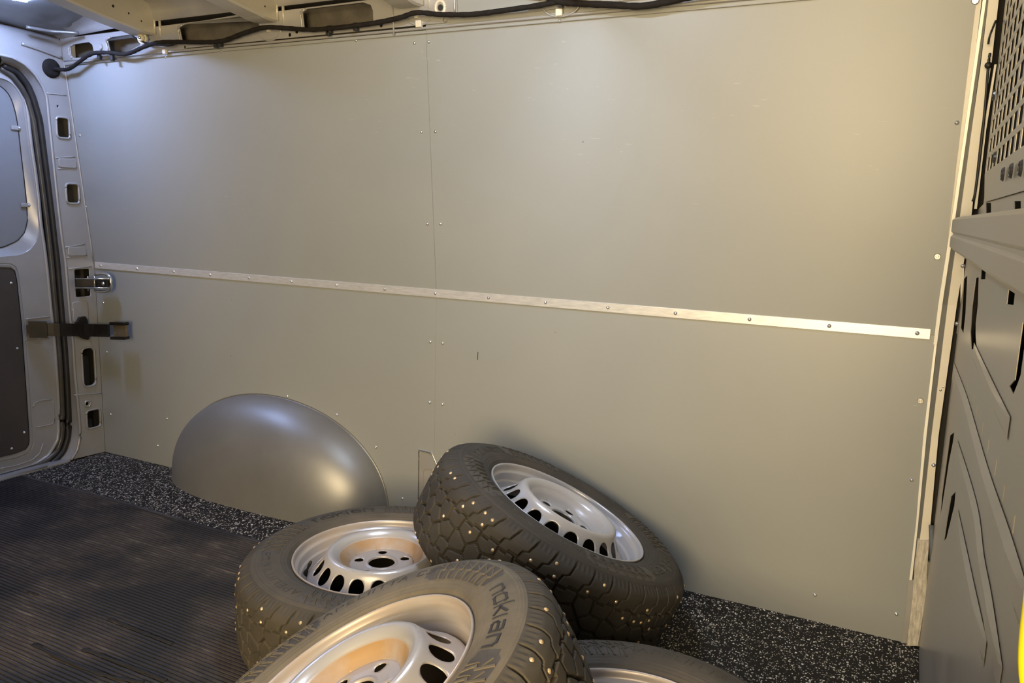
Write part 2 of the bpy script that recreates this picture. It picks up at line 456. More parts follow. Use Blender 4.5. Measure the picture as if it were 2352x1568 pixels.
M_YEL = mottled('bright_yellow_vinyl', (0.95, 0.80, 0.0), (0.95, 0.84, 0.01), 0.6, 0.0, 5.0, 0.05)

# ------------------------------------------------------------------ floor
fl = structure(box('floor', (-0.02, -1.9, -0.03), (3.5, 0.03, 0.0), M_FLOOR))

# ------------------------------------------------------------------ side wall of sheet panels
wall = structure(box('wall_back', (-0.1, 0.008, -0.03), (3.135, 0.02, 0.80), M_PAINT2))
def leaning(name, x0, x1, z0, z1, y0, y1, mat, parent, lean=KU):
    vs = []
    for x in (x0, x1):
        for z in (z0, z1):
            for y in (y0, y1):
                vs.append((x, y - (max(z - 0.81, 0)) * lean, z))
    fs = [(0, 1, 3, 2), (4, 6, 7, 5), (0, 4, 5, 1), (2, 3, 7, 6), (0, 2, 6, 4), (1, 5, 7, 3)]
    return mesh(name, vs, fs, mat, parent)

leaning('backing', -0.02, 3.135, 0.80, 1.60, 0.006, 0.018, M_PAINT2, wall)
xs = 1.6855
for (x0, x1, z0, z1, nm) in ((0.0, xs - 0.0005, 0.812, 1.611, 'panel'), (xs + 0.0005, 3.124, 0.812, 1.72, 'panel')):
    leaning(nm, x0, x1, z0, z1, 0.0, 0.005, M_PANEL, wall)
for (x0, x1) in ((0.0, xs - 0.0002), (xs + 0.0002, 3.128)):
    leaning('panel', x0, x1, 0.0, 0.810, 0.0, 0.007, M_PANEL, wall)

# rivets: one shared dome mesh, washer-headed
vs, fs = lathe([(0.0001, 0.0030), (0.0016, 0.0028), (0.0030, 0.0020), (0.0038, 0.0009), (0.0045, 0.0)], 12)
rivet_me = bpy.data.meshes.new('rivet'); rivet_me.from_pydata(vs, [], fs); rivet_me.materials.append(M_RIVET)
for p in rivet_me.polygons: p.use_smooth = True
vs, fs = lathe([(0.0001, 0.0020), (0.0028, 0.0020), (0.0034, 0.0012), (0.0038, 0.0034), (0.0062, 0.0034), (0.0080, 0.0)], 16)
screw_me = bpy.data.meshes.new('screw'); screw_me.from_pydata(vs, [], fs); screw_me.materials.append(M_STEEL)


def put_rivet(p, parent, nrm=(0, -1, 0), me=None, name='rivet', s=1.2):
    o = bpy.data.objects.new(name, me or rivet_me); COL.objects.link(o); o.parent = parent
    o.location = p; o.rotation_mode = 'QUATERNION'; o.rotation_quaternion = Vector(nrm).to_track_quat('Z', 'Y'); o.scale = (s, s, s)
    return o

NU_ = Vector((0, -1, -KU)).normalized()
for px, py in ((952, 99), (985, 96), (968, 303), (1000, 302), (982, 514), (1012, 514), (380, 131), (508, 119), (625, 108), (818, 93), (1286, 49), (183, 311), (197, 474), (2198, 282)):
    p = at_wall(px, py); put_rivet(p, wall, NU_)
for px, py in ((988, 785), (1017, 788), (987, 924), (1016, 928), (556, 912), (660, 910), (774, 952), (863, 1027), (924, 1145), (1872, 1366), (2059, 1410), (2094, 1102), (237, 695), (245, 808), (254, 951), (362, 1023), (383, 961)):
    p = at_wall(px, py); put_rivet(p, wall)
for px, py in ((2153, 589), (2114, 920), (2240, 2)):
    p = at_wall(px, py); put_rivet(p, wall, NU_ if p.z > .82 else (0, -1, 0), screw_me, 'screw', 1.0)

# scuff marks standing a hair proud are left to the laminate; one dark gouge by the seam
g0, g1 = at_wall(1098, 808), at_wall(1097, 826)
tube('gouge', [g0 + Vector((0, -0.0004, 0)), g1 + Vector((0, -0.0004, 0))], 0.0012, M_DARK, wall, 6, flat=(1, 0.5))

# aluminium joint rail
rail = structure(box('trim_1', (0.004, -0.0035, 0.799), (3.112, 0.0, 0.826), M_ALU, None, 0.001))
for px, py in ((232, 603), (315, 606), (400, 617), (484, 625), (573, 633), (671, 642), (774, 653), (885, 663), (1001, 673), (1123, 684), (1254, 695), (1397, 707), (1552, 719), (1722, 733), (1905, 747), (2107, 763)):
    p = at_wall(px, py); put_rivet((p.x, -0.0035, 0.8125), rail)

M_EDGE = mottled('bright_edge_profile', (0.78, 0.76, 0.68), (0.84, 0.82, 0.74), 0.4, 0.1, 30.0, 0.05)
# ------------------------------------------------------------------ edge trims at the forward end of the wall
def strip_trim(name, rows, mat, off, thick, struct_parent=None, ymode=None):
    """a vertical strip whose two edges follow the wall's end; rows = (py, px_left, px_right)"""
    L = []; Rr = []
    for py, a, b in rows:
        L.append(at_wall(a, py)); Rr.append(at_wall(b, py))
    vs = []; fs = []
    for p, q in zip(L, Rr):
        for v in (p, q):
            vs.append((v.x, v.y - off, v.z)); 
        for v in (q, p):
            vs.append((v.x, v.y - off + thick, v.z))
    n = len(L)
    for i in range(n - 1):
        a = i * 4
        for k in range(4):
            fs.append((a + k, a + (k + 1) % 4, a + 4 + (k + 1) % 4, a + 4 + k))
    fs.append((0, 1, 2, 3)); fs.append(tuple(4 * (n - 1) + k for k in (3, 2, 1, 0)))
    bm = bmesh.new(); bv = [bm.verts.new(v) for v in vs]
    for f in fs: bm.faces.new([bv[k] for k in f])
    return bm_obj(name, bm, mat, struct_parent)

tr2 = strip_trim('trim_2', [(-60, 2262, 2271), (0, 2257, 2265), (300, 2215, 2222), (500, 2186, 2194), (700, 2155, 2164), (790, 2144, 2152)], M_EDGE, 0.006, 0.012)
structure(tr2)
tr2b = strip_trim('edge_strip', [(785, 2147, 2152), (1000, 2121, 2128), (1200, 2104, 2109), (1335, 2088, 2094)], M_EDGE, 0.004, 0.010, tr2)
tr3 = strip_trim('trim_3', [(-60, 2271, 2278), (0, 2265, 2270), (300, 2222, 2231), (500, 2194, 2204), (700, 2164, 2176), (1000, 2128, 2139), (1200, 2109, 2117), (1250, 2104, 2110)], M_GAP, 0.002, 0.01)
structure(tr3)
tr4 = strip_trim('trim_4', [(-60, 2278, 2302), (0, 2270, 2293), (150, 2252, 2276), (300, 2231, 2252), (500, 2204, 2230), (700, 2176, 2197), (1000, 2139, 2155), (1200, 2117, 2137), (1245, 2111, 2132)], M_CREAM, 0.012, 0.02)
structure(tr4)
for px, py in ((2211, 610), (2198, 742), (2160, 893), (2166, 886), (2144, 1065)):
    q = at_wall(px, py); put_rivet((q.x, q.y - 0.012, q.z), tr4, (0, -1, 0), None, 'rivet', 1.2)
tr5 = strip_trim('foam_edge', [(1235, 2108, 2134), (1290, 2101, 2130), (1350, 2097, 2128), (1400, 2092, 2121), (1476, 2082, 2108)], M_FOAM, 0.016, 0.02, tr4)
strip_trim('edge_strip', [(1330, 2087, 2099), (1400, 2080, 2092), (1474, 2069, 2082)], M_PAINT2, 0.006, 0.012, tr4)
tr6 = strip_trim('pillar_foot', [(1290, 2126, 2152), (1400, 2120, 2152), (1490, 2106, 2160)], M_PAINT2, 0.0, 0.012, tr4)
# second and third flanges of the pillar, dark gaps between them
strip_trim('flange', [(150, 2283, 2288), (300, 2258, 2264), (480, 2237, 2243)], M_CREAM, 0.012, 0.02, tr4)
strip_trim('flange', [(612, 2205, 2214), (700, 2206, 2211), (765, 2197, 2204)], M_CREAM, 0.012, 0.02, tr4)
back = structure(box('wall_right', (3.137, 0.021, -0.03), (3.60, 0.05, 1.75), M_DARK), )  # dark backing: shade in the pillar gaps put in as colour

# ------------------------------------------------------------------ wheel arch cover
def make_arch():
    cx, a, h, dep = 0.975, 0.525, 0.377, 0.195
    cols, rows = 72, 40
    vs = []; fs = []
    # polar grid over the half superellipse
    for j in range(rows + 1):
        rho = math.sin(math.pi / 2 * j / rows)
        for i in range(cols + 1):
            th = math.pi * i / cols
            ct, st = math.cos(th), math.sin(th)
            e = 2 / 2.15
            x = cx - a * (0.96 if ct > 0 else 1.0) * rho * ct
            z = h * rho * max(st, 0.0) ** .88
            pw = 3.1 - 0.5 * ct
            y = -dep * max(0.0, (1 - rho ** pw)) ** 0.52
            vs.append((x, y, z))
    for j in range(rows):
        for i in range(cols):
            A = j * (cols + 1) + i
            fs.append((A, A + 1, A + cols + 2, A + cols + 1))
    # thin flange against the wall
    base = len(vs); J = rows * (cols + 1)
    for i in range(cols + 1):
        x, y, z = vs[J + i]; d = Vector((x - cx, 0, z)).normalized() * 0.004
        vs.append((x + d.x, -0.003, z + d.z))
    for i in range(cols):
        fs.append((J + i, J + i + 1, base + i + 1, base + i))
    o = mesh('wheel_arch_cover', vs, fs, M_ARCH, None, True)
    return tag(o, 'grey pressed steel wheel arch bulging from the wall behind the tyres', 'wheel arch')

make_arch()

# ------------------------------------------------------------------ pressed bracket low on the wall
bx0, bx1 = 1.622, 1.716
br = empty('wall_bracket', (1.66, 0, 0.09))
tag(br, 'flat pressed metal bracket on the wall, partly hidden by the leaning wheel', 'bracket')
def loc(o, root):
    return o
p2 = [(0, 0), (0.094, 0), (0.094, 0.12), (0.058, 0.187), (0, 0.19)]
o = plate('bracket_plate', p2, [rrect(0.022, 0.02, 0.085, 0.125, 0.018)], 0.004, 0.0012, (bx0 - 1.66, -0.002, 0.0), (1, 0, 0), (0, 0, 1), M_PAINT, br)
o = plate('recess', rrect(0.020, 0.018, 0.087, 0.127, 0.018), [], 0.001, 0.0003, (bx0 - 1.66, -0.0007, 0.0), (1, 0, 0), (0, 0, 1), M_PAINT2, br)
bd = [Vector((bx0 - 1.66 + x, -0.004, z)) for x, z in ((0.004, 0.0), (0.004, 0.186), (0.056, 0.183), (0.090, 0.12), (0.090, 0.0))]
tube('edge_bead', resample(bd, 40), 0.0030, M_STEEL, br, 6)

# ------------------------------------------------------------------ rear end: pillar, header, reveal, door
rear = empty('wall_left', (0, 0, 0)); structure(rear)
edge_px = [(-0.40, None)]
open_edge = [at_x(px, py, 0) for px, py in ((0, 126), (28, 132), (55, 146), (80, 170), (98, 198), (107, 222), (115, 300), (124, 385), (133, 470), (141, 540), (150, 600), (160, 720), (168, 790), (171, 850), (179, 930), (183, 975), (184, 1005), (177, 1035), (163, 1056))]
ey = [(-1.60, open_edge[0].z + 0.012), (-0.6, open_edge[0].z + 0.012)] + [(p.y, max(p.z, 0.0)) for p in open_edge]
outer = [(wall_y(0.0), 0.0), (wall_y(0.81), 0.81), (wall_y(1.69), 1.69)] + [(-1.6, 1.69)] + ey
def yz(px, py, x=0.0):
    p = at_x(px, py, x); return (p.y, p.z)
def hole_px(x0, y0, x1, y1, r=0.012, sl=0.0):
    """rounded opening whose corners lie on the pillar face"""
    a = yz((x0 + x1) / 2, y0); b = yz((x0 + x1) / 2, y1); l = yz(x0, (y0 + y1) / 2); rr_ = yz(x1, (y0 + y1) / 2)
    return rrect(l[0], min(a[1], b[1]), rr_[0], max(a[1], b[1]), r)
holes = [hole_px(131, 271, 158, 316), hole_px(153, 423, 180, 466), hole_px(190, 800, 217, 885, 0.018), hole_px(200, 941, 229, 981), hole_px(173, 618, 207, 681, 0.006)]
hm = circle2(*yz(201, 927), 0.007, 14)
hs = circle2(*yz(133, 244), 0.004, 10)
outer_ccw = outer
plate('pillar_panel', outer_ccw, holes + [hm, hs], 0.006, 0.002, (-0.003, 0, 0), (0, 1, 0), (0, 0, 1), M_PAINT, rear)
# raised rounded lips around the openings
for h in holes[:4]:
    pts = [Vector((0.001, p[0] + (p[0] - sum(q[0] for q in h) / len(h)) * 0.10, p[1] + (p[1] - sum(q[1] for q in h) / len(h)) * 0.06)) for p in h]
    tube('opening_lip', resample(pts + [pts[0]], 50), 0.0042, M_PAINT, rear, 8, flat=(1, 1), cap=False)
pts = [Vector((0.001, *p)) for p in circle2(*yz(201, 927), 0.013, 24)]
tube('opening_lip', pts + [pts[0]], 0.0035, M_PAINT, rear, 6, cap=False)
# bead along the door opening and folded seams
tube('opening_bead', resample([Vector((0.000, a, b)) for a, b in ey[1:]], 120), 0.0055, M_PAINT, rear, 8)
for (pa, pb) in (((128, 362), (172, 360)), ((133, 388), (176, 384)), ((150, 568), (195, 560)), ((152, 592), (200, 586)), ((170, 907), (233, 903)), ((108, 214), (152, 219)), ((158, 617), (210, 612)), ((165, 712), (200, 706))):
    a = at_x(*pa, 0.0); b = at_x(*pb, 0.0)
    tube('pressed_seam', resample([a, b], 4), 0.0028, M_PAINT2, rear, 6, flat=(1, 1))
for (x0, y0, x1, y1) in ((134, 366, 174, 384), (156, 566, 196, 588), (168, 690, 200, 740)):
    a = yz(x0, y1); b = yz(x1, y0)
    plate('raised_pad', rrect(a[0], a[1], b[0], b[1], 0.008), [], 0.006, 0.0025, (0.002, 0, 0), (0, 1, 0), (0, 0, 1), M_PAINT, rear)
tube('corner_bead', resample([Vector((0.0, wall_y(z) - 0.003, z)) for z in (0.83, 1.1, 1.4, 1.69)], 20), 0.0035, M_PAINT, rear, 8)
# inside of the pillar behind its openings
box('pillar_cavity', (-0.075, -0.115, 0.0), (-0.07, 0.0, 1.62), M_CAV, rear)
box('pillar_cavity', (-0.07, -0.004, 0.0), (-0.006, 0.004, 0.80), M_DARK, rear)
box('door_backing', (-0.135, -1.65, -0.03), (-0.13, 0.02, 1.76), M_DARK, rear)  # added dark sheet, blocks the bright surround behind the door gaps
# header above the doors: rounded fold up to the roof
hd = []
for x, z in ((0.0, 1.60), (0.004, 1.66), (0.0, 1.688), (-0.012, 1.705), (-0.05, 1.72)):
    hd.append([Vector((x, y, z)) for y in np.linspace(-0.09, -1.6, 24)])
loft('header_fold', hd, M_PAINT, rear)
hb = [at_x(px, py, 0.006) for px, py in ((50, 100), (90, 113), (140, 132))]
tube('pressed_seam', resample(hb, 14), 0.006, M_PAINT2, rear, 8)

# reveal of the door opening
seal_px = ((0, 150), (35, 166), (58, 195), (71, 225), (86, 277), (94, 335), (102, 395), (110, 455), (117, 512), (127, 600), (141, 760), (148, 850), (152, 940), (153, 976), (150, 1008), (140, 1036), (118, 1060), (96, 1073), (64, 1083), (0, 1098))
XD = -0.062
s_pts = [at_x(px, py, XD) for px, py in seal_px]
so = resample([Vector((XD, -0.9, s_pts[0].z + 0.01))] + s_pts, 90)
eo = resample([Vector((0, -0.9, open_edge[0].z + 0.012))] + [Vector((0, p.y, max(p.z, 0.0))) for p in open_edge], 90)
# the two edges end at different places along the sill; pair them by arc length of the visible arch only
n_s = 90
def pair(a, b, n):
    return resample(a, n), resample(b, n)
sv = [p for p in s_pts if True]
A1, B1 = pair([Vector((0, p.y, max(p.z, 0.001))) for p in open_edge], [p for p in s_pts[:17]], 90)
M1 = [(a.lerp(b, 0.5) + Vector((0, 0.006, 0))) for a, b in zip(A1, B1)]
loft('door_reveal', [A1, M1, B1], M_PAINT, rear)
loft('door_reveal', [[Vector((0, -0.95, open_edge[0].z)), A1[0]], [Vector((XD, -0.95, s_pts[0].z)), B1[0]]], M_PAINT, rear)
# sill step along the floor below the door
box('door_sill', (XD - 0.02, -1.6, -0.03), (0.0, -0.16, 0.008), M_PAINT2, rear, 0.002)
tube('pressed_seam', [Vector((-0.004, -0.26, 0.008)), Vector((-0.012, -0.6, 0.008)), Vector((-0.012, -1.5, 0.008))], 0.006, M_PAINT, rear, 8)

# ---- door
door = empty('door_1', (XD, -0.48, 0.0)); structure(door)
DY = -0.95   # mirror: y' = DY - y
def dl(pxs, x, n=110):
    P = [at_x(px, py, x) for px, py in pxs]
    P = [Vector((x, p.y, p.z)) for p in P]
    Q = [Vector((x, DY - p.y, p.z)) for p in P][::-1]
    L = resample(P + Q, n, closed=True)
    return [v - Vector((XD, -0.48, 0.0)) for v in L]
L1 = ((0, 162), (28, 172), (46, 196), (55, 219), (61, 248), (71, 336), (80, 395), (87, 453), (92, 512), (101, 571), (107, 620), (117, 722), (124, 784), (131, 886), (134, 930), (135.5, 960), (132, 1008), (112, 1044), (80, 1067), (32, 1081), (0, 1090))
LW = ((0, 180), (18, 185), (38, 204), (51, 232), (64, 336), (78, 430), (87, 500), (89, 528), (83, 553), (67, 574), (44, 585), (0, 589))
LB = ((0, 198), (15, 210), (26, 230), (34, 257), (40, 289), (47, 351), (54, 410), (60, 465), (62, 506), (56, 533), (38, 553), (6, 567), (0, 568))
LP = ((0, 605), (26, 606), (38, 614), (44, 640), (56, 743), (67, 886), (75, 1000), (76, 1022), (66, 1041), (38, 1052), (0, 1060))
LQ = ((0, 613), (24, 614), (33, 621), (38, 641), (49, 743), (59, 886), (66, 992), (67, 1018), (59, 1031), (32, 1042), (0, 1049))
to2 = lambda L: [(p.y, p.z) for p in L]
d1 = dl(L1, XD); dw = dl(LW, XD); db = dl(LB, XD - 0.022); dp = dl(LP, XD); dq = dl(LQ, XD)
dbf = dl(LB, XD)
plate('door_panel', to2(d1), [to2(dw), to2(dp)], 0.006, 0.002, (0.0, 0, 0), (0, 1, 0), (0, 0, 1), M_PAINT, door)
mid = [a.lerp(b, 0.45) + Vector((-0.002, 0, 0)) for a, b in zip(dw, db)]
loft('window_recess', [dw, mid, db], M_PAINT, door, closed=True)
plate('window_blank', to2(db), [], 0.003, 0.001, (-0.021, 0, 0), (0, 1, 0), (0, 0, 1), M_BLANK, door)
tube('blank_gasket', [v + Vector((0.0025, 0, 0)) for v in db] + [db[0] + Vector((0.0025, 0, 0))], 0.0022, M_BLACK, door, 6, cap=False)
loft('panel_bead', [dp, [a.lerp(b, 0.35) + Vector((0.005, 0, 0)) for a, b in zip(dp, dq)], [a.lerp(b, 0.65) + Vector((-0.003, 0, 0)) for a, b in zip(dp, dq)], [b + Vector((0.003, 0, 0)) for b in dq]], M_PAINT, door, closed=True)
plate('lower_lining', to2(dq), [], 0.004, 0.001, (-0.002, 0, 0), (0, 1, 0), (0, 0, 1), M_BROWN, door)
tube('edge_bead', [v + Vector((0.002, 0, 0)) for v in d1] + [d1[0] + Vector((0.002, 0, 0))], 0.0075, M_PAINT, door, 8, cap=False)
d1i = [v + Vector((0, 0, 0)) for v in dl(tuple((px - 12, py) for px, py in L1), XD)]
for px, py in ((38, 294), (60, 471)):
    p = at_x(px, py, XD - 0.018) - Vector((XD, -0.48, 0))
    bm = bmesh.new(); box_bm(bm, (p.x - 0.001, p.y - 0.022, p.z - 0.008), (p.x + 0.005, p.y + 0.012, p.z + 0.008), 0.002); bm_obj('retaining_clip', bm, M_PAINT2, door)
    put_rivet(p + Vector((0.006, 0.008, 0)), door, (1, 0, 0), None, 'screw')
for px, py in ((26, 650), (40, 800), (27, 1030), (56, 993)):
    p = at_x(px, py, XD) - Vector((XD, -0.48, 0)); put_rivet(p + Vector((0.0005, 0, 0)), door, (1, 0, 0), None, 'plug', 1.3)
# pressed shapes in the lower part of the door frame
for pl in (((76, 935), (80, 925), (95, 919), (118, 917)), ((122, 920), (124, 950), (126, 968), (120, 974), (83, 981)), ((99, 1018), (92, 1040), (75, 1056), (40, 1068), (0, 1076)), ((60, 733), (100, 728), (114, 727)), ((58, 781), (112, 774))):
    tube('pressed_seam', resample([at_x(a, b, XD + 0.003) - Vector((XD, -0.48, 0)) for a, b in pl], 16), 0.0028, M_PAINT, door, 6)
# rubber seal around the opening
sp2 = [Vector((XD + 0.01, DY - p.y, p.z)) for p in s_pts]
sealpath = resample([Vector((XD + 0.01, p.y + 0.004, p.z)) for p in s_pts], 110)
sl = empty('door_seal', (XD, -0.13, 0.02)); tag(sl, 'black rubber seal running round the rear door opening', 'door seal')
off = Vector((XD, -0.13, 0.02))
inner_px = tuple((px - 9 if px > 0 else 0, py + (6 if py < 200 else (-4 if py > 1040 else 0))) for px, py in seal_px)
tube('seal_bulb', [p - off + Vector((0.004, -0.004, 0)) for p in sealpath], 0.0125, M_BLACK, sl, 10)
ip = resample([at_x(px, py, XD + 0.008) for px, py in inner_px], 110)
tube('seal_lip', [p - off for p in ip], 0.0105, M_SEALBR, sl, 10)

# second rear door, beyond the left edge of the photograph
dr2 = structure(box('door_2', (XD - 0.02, -1.62, 0.0), (XD - 0.006, -0.87, 1.6), M_PAINT2))

# ------------------------------------------------------------------ near side wall behind the camera's left
nw = structure(box('wall_front', (-0.06, -1.80, 0.0), (1.42, -1.77, 1.76), M_PANEL))
box('panel', (0.0, -1.768, 0.02), (1.40, -1.762, 1.60), M_PANEL, nw)

# ------------------------------------------------------------------ roof, cant rail, ribs
def sm(t):
    t = min(max(t, 0), 1); return t * t * (3 - 2 * t)
def roof_z(x, y):
    return 1.705 + 0.078 * sm(x / 0.42) + 0.045 * sm((-y - 0.08) / 0.6)
vs = []; fs = []
nx, ny = 150, 46
for i in range(nx + 1):
    x = -0.06 + 3.35 * i / nx
    for j in range(ny + 1):
        y = -0.095 - 1.70 * j / ny
        z = roof_z(x, y)
        z += 0.004 * max(0, math.cos(2 * math.pi * (x - 0.1) / 0.19)) ** 6 * sm((-y - 0.16) / 0.05)
        vs.append((x, y, z))
for i in range(nx):
    for j in range(ny):
        a = i * (ny + 1) + j; fs.append((a, a + ny + 1, a + ny + 2, a + 1))
roof = structure(mesh('ceiling', vs, fs, M_ROOF, None, True))
# stamped beads in the sheet between the ribs
for (pa, pb, pc) in (((105, 73), (160, 66), (230, 52)), ((60, 62), (118, 72), (180, 76)), ((330, 28), (430, 8), (520, -6))):
    P = []
    for q in (pa, pb, pc):
        p = at_z(q[0], q[1], 1.745); 
        zz = roof_z(p.x, p.y); p = at_z(q[0], q[1], zz - 0.003); P.append(p)
    if all(p.y < -0.09 for p in P): tube('stamped_bead', resample(P, 12), 0.006, M_ROOF, roof, 8)

# cant rail with large openings
cant = empty('trim_5', (0, 0, 0)); structure(cant)
ex_ = Vector((1, 0, 0)); eyv = Vector((0, -KU, 1)).normalized()
org = Vector((0, wall_y(1.60) - 0.004, 1.60))
def cw(px, py):
    """pixel on the rail face plane -> its 2-D frame"""
    d = ray(px, py); n = ex_.cross(eyv); t = (org - CAM).dot(n) / d.dot(n); p = CAM + d * t - org
    return (p.dot(ex_), p.dot(eyv))
hA = [cw(*q) for q in ((162, 108), (172, 102), (205, 97), (213, 103), (218, 125), (210, 131), (170, 133), (164, 126))]
hB = [cw(*q) for q in ((248, 92), (258, 86), (300, 80), (322, 90), (322, 104), (290, 121), (254, 118))]
hC = [cw(*q) for q in ((413, 64), (424, 57), (545, 36), (590, 50), (600, 62), (560, 82), (500, 100), (420, 98))]
hD = [cw(*q) for q in ((696, 30), (706, 21), (835, 6), (852, 12), (857, 24), (858, 50), (700, 70))]
x3 = cw(1050, 20)[0]; x4 = cw(1245, 10)[0]
hE = [(x3, 0.052), (x3 + 0.012, 0.04), (x4 - 0.05, 0.034), (x4, 0.06), (x4, 0.115), (x3 + .01, 0.115), (x3, .105)]
hF = [(x4 + .16, .05), (x4 + .18, .04), (x4 + .52, .04), (x4 + .52, .115), (x4 + .16, .115)]
small = [circle2(*cw(*q), r, 10) for q, r in (((425, 108), .005), ((313, 123), .003), ((666, 80), .006), ((682, 72), .007), ((876, 58), .006), ((1022, 45), .007), ((1395, 15), .004))]
plate('rail_face', [(-0.0, 0.0), (3.15, 0.0), (3.15, 0.126), (0, 0.100)], [hA, hB, hC, hD, hE, hF] + small, 0.006, 0.002, org, ex_, eyv, M_PAINT, cant)
# inner cavity behind the openings
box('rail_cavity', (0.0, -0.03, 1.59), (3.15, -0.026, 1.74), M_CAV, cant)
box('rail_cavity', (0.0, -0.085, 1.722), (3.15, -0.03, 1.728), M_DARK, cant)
# light upper band between rail and roof
up = []
for yy, f in ((-0.094, 0.0), (-0.101, 0.12), (-0.106, 0.45), (-0.118, 0.85), (-0.150, 1.0)):
    up.append([Vector((x, yy, (1.698 + 0.024 * min(x / .5, 1)) * (1 - f) + f * (roof_z(x, -0.13) + .001))) for x in np.linspace(0, 3.15, 60)])
loft('rail_fold', up, M_PAINT2, cant)
for h in (hA, hB, hC, hD, hE):
    cx_ = sum(p[0] for p in h) / len(h)
    pts = [org + ex_ * a + eyv * b + Vector((0, -0.003, 0)) for a, b in h]
    left = sorted(h, key=lambda p: p[0])[:3]; left.sort(key=lambda p: p[1])
    tube('opening_lip', resample([org + ex_ * (a - 0.006) + eyv * b + Vector((0, -0.004, 0)) for a, b in left], 8), 0.004, M_PAINT, cant, 8)
# folded ledge where the wall lining meets the rail, panel support strip
tube('rail_ledge', [Vector((x, wall_y(1.614) - 0.004, 1.616)) for x in np.linspace(0.005, 3.14, 30)], 0.0045, M_PAINT, cant, 8)
# spacer blocks and clamps
for px, py, w_, h_ in ((382, 120, 6, 11), (965, 56, 12, 17), (1287, 30, 15, 18), (620, 71, 5, 7), (959, 39, 6, 9)):
    a = cw(px - w_ / 2, py + h_ / 2); b = cw(px + w_ / 2, py - h_ / 2)
    bm = bmesh.new(); box_bm(bm, (a[0], -0.012, a[1]), (b[0], 0.0, b[1]), 0.002)
    M = Matrix(((1, 0, 0, org.x), (0, 1, eyv.y, org.y), (0, 0, eyv.z, org.z), (0, 0, 0, 1))); bm.transform(M)
    bm_obj('spacer', bm, M_CREAM, cant)
for q in ((1013, 18),):
    c = cw(*q); P = [org + ex_ * (c[0] + .016 * math.cos(t)) + eyv * (c[1] + .018 * math.sin(t)) + Vector((0, -.004, 0)) for t in np.linspace(0, 2 * math.pi, 25)]
    tube('hole_flange', P, 0.005, M_CREAM, cant, 8, cap=False)
    P = circle2(c[0], c[1], 0.009, 16); plate('hole_plug', P, [], 0.004, 0.001, org + Vector((0, -0.003, 0)), ex_, eyv, M_BLACK, cant)
    c = cw(138, 0)
for q, r in (((233, 108), .008),):
    c = cw(*q); plate('boss', circle2(c[0], c[1], .012, 16), [], 0.01, 0.003, org + Vector((0, -0.004, 0)), ex_, eyv, M_PAINT, cant)
# stiffening arcs below each rib foot
for cpx, cpy, wpx in ((965, 30, 40), (1290, 8, 45), (620, 68, 40)):
    c = cw(cpx, cpy); P = [org + ex_ * (c[0] + wpx * .00125 * math.cos(t)) + eyv * (c[1] + .034 * math.sin(t)) + Vector((0, -.003, 0)) for t in np.linspace(math.pi, 2 * math.pi, 17)]
    tube('pressed_seam', P, 0.003, M_PAINT2, cant, 6)
c = cw(904, 30); tube('pressed_seam', [org + ex_ * c[0] + eyv * t + Vector((0, -.004, 0)) for t in (0.0, .05, .1)], 0.003, M_PAINT, cant, 6)

# roof ribs (bows): hat channels, side faces with holes
def rib(xr):
    root = empty('roof_rib', (xr, -0.10, 1.68)); root['kind'] = 'structure'
    W = 0.085
    Y = np.concatenate([[0.012], np.linspace(-0.0, -0.5, 22), np.linspace(-0.56, -1.66, 14)])
    la = []; prof = []
    for y in Y:
        wy = y - 0.10
        zb = 1.676 + 0.060 * sm((-y) / 0.55) + 0.012 * sm((-y - .5) / .6)
        zb -= 0.004 * math.exp(-((y + 0.03) / 0.03) ** 2)
        zt = roof_z(xr, min(wy, -0.1)) + 0.004
        fl = 0.028 * sm((-y) / 0.10)     # flange lets go of the cant rail
        prof.append([Vector((-W / 2 - 0.012 - fl, y, zt - 1.68)), Vector((-W / 2 - .002, y, zt - 1.684)), Vector((-W / 2, y, zb - 1.68 + .006)), Vector((-W / 2 + .006, y, zb - 1.68)), Vector((W / 2 - .006, y, zb - 1.68)), Vector((W / 2, y, zb - 1.68 + .006)), Vector((W / 2 + .002, y, zt - 1.684)), Vector((W / 2 + 0.012 + fl, y, zt - 1.68))])
    loops = [[prof[k][i] for k in range(len(prof))] for i in range(8)]
    loft('rib_channel', loops, M_CREAM_RIB, root, smooth=False)
    for y, dz, r in ((-0.10, 0.045, .0035), (-0.16, 0.055, .005), (-0.05, 0.03, .003)):
        put_rivet((W / 2 + 0.0012, y, dz - 0.0), root, (1, 0, 0), hole_me, 'rib_hole', r / 0.004)
    for dy in (0.0,):
        tube('foot_bead', [Vector((W / 2 + 0.001, 0.006, -0.002)), Vector((W / 2 + 0.001, 0.004, 0.07))], 0.004, M_CREAM_RIB, root, 8)
        tube('foot_bead', [Vector((W / 2 + 0.022, 0.012, -0.012)), Vector((W / 2 + 0.022, 0.010, 0.05))], 0.005, M_CREAM_RIB, root, 8)
    return root

M_CREAM_RIB = mottled('silver_rib_paint', (0.50, 0.475, 0.41), (0.56, 0.53, 0.46), 0.38, 0.25, 6.0, 0.05)
vs, fs = lathe([(0.0001, 0.0), (0.004, 0.0)], 10)
hole_me = bpy.data.meshes.new('rib_hole'); hole_me.from_pydata(vs, [], fs); hole_me.materials.append(M_DARK)
for xr in (0.495, 1.075, 1.64, 2.19, 2.75):
    r_ = rib(xr); r_['label'] = 'pressed steel roof rib'

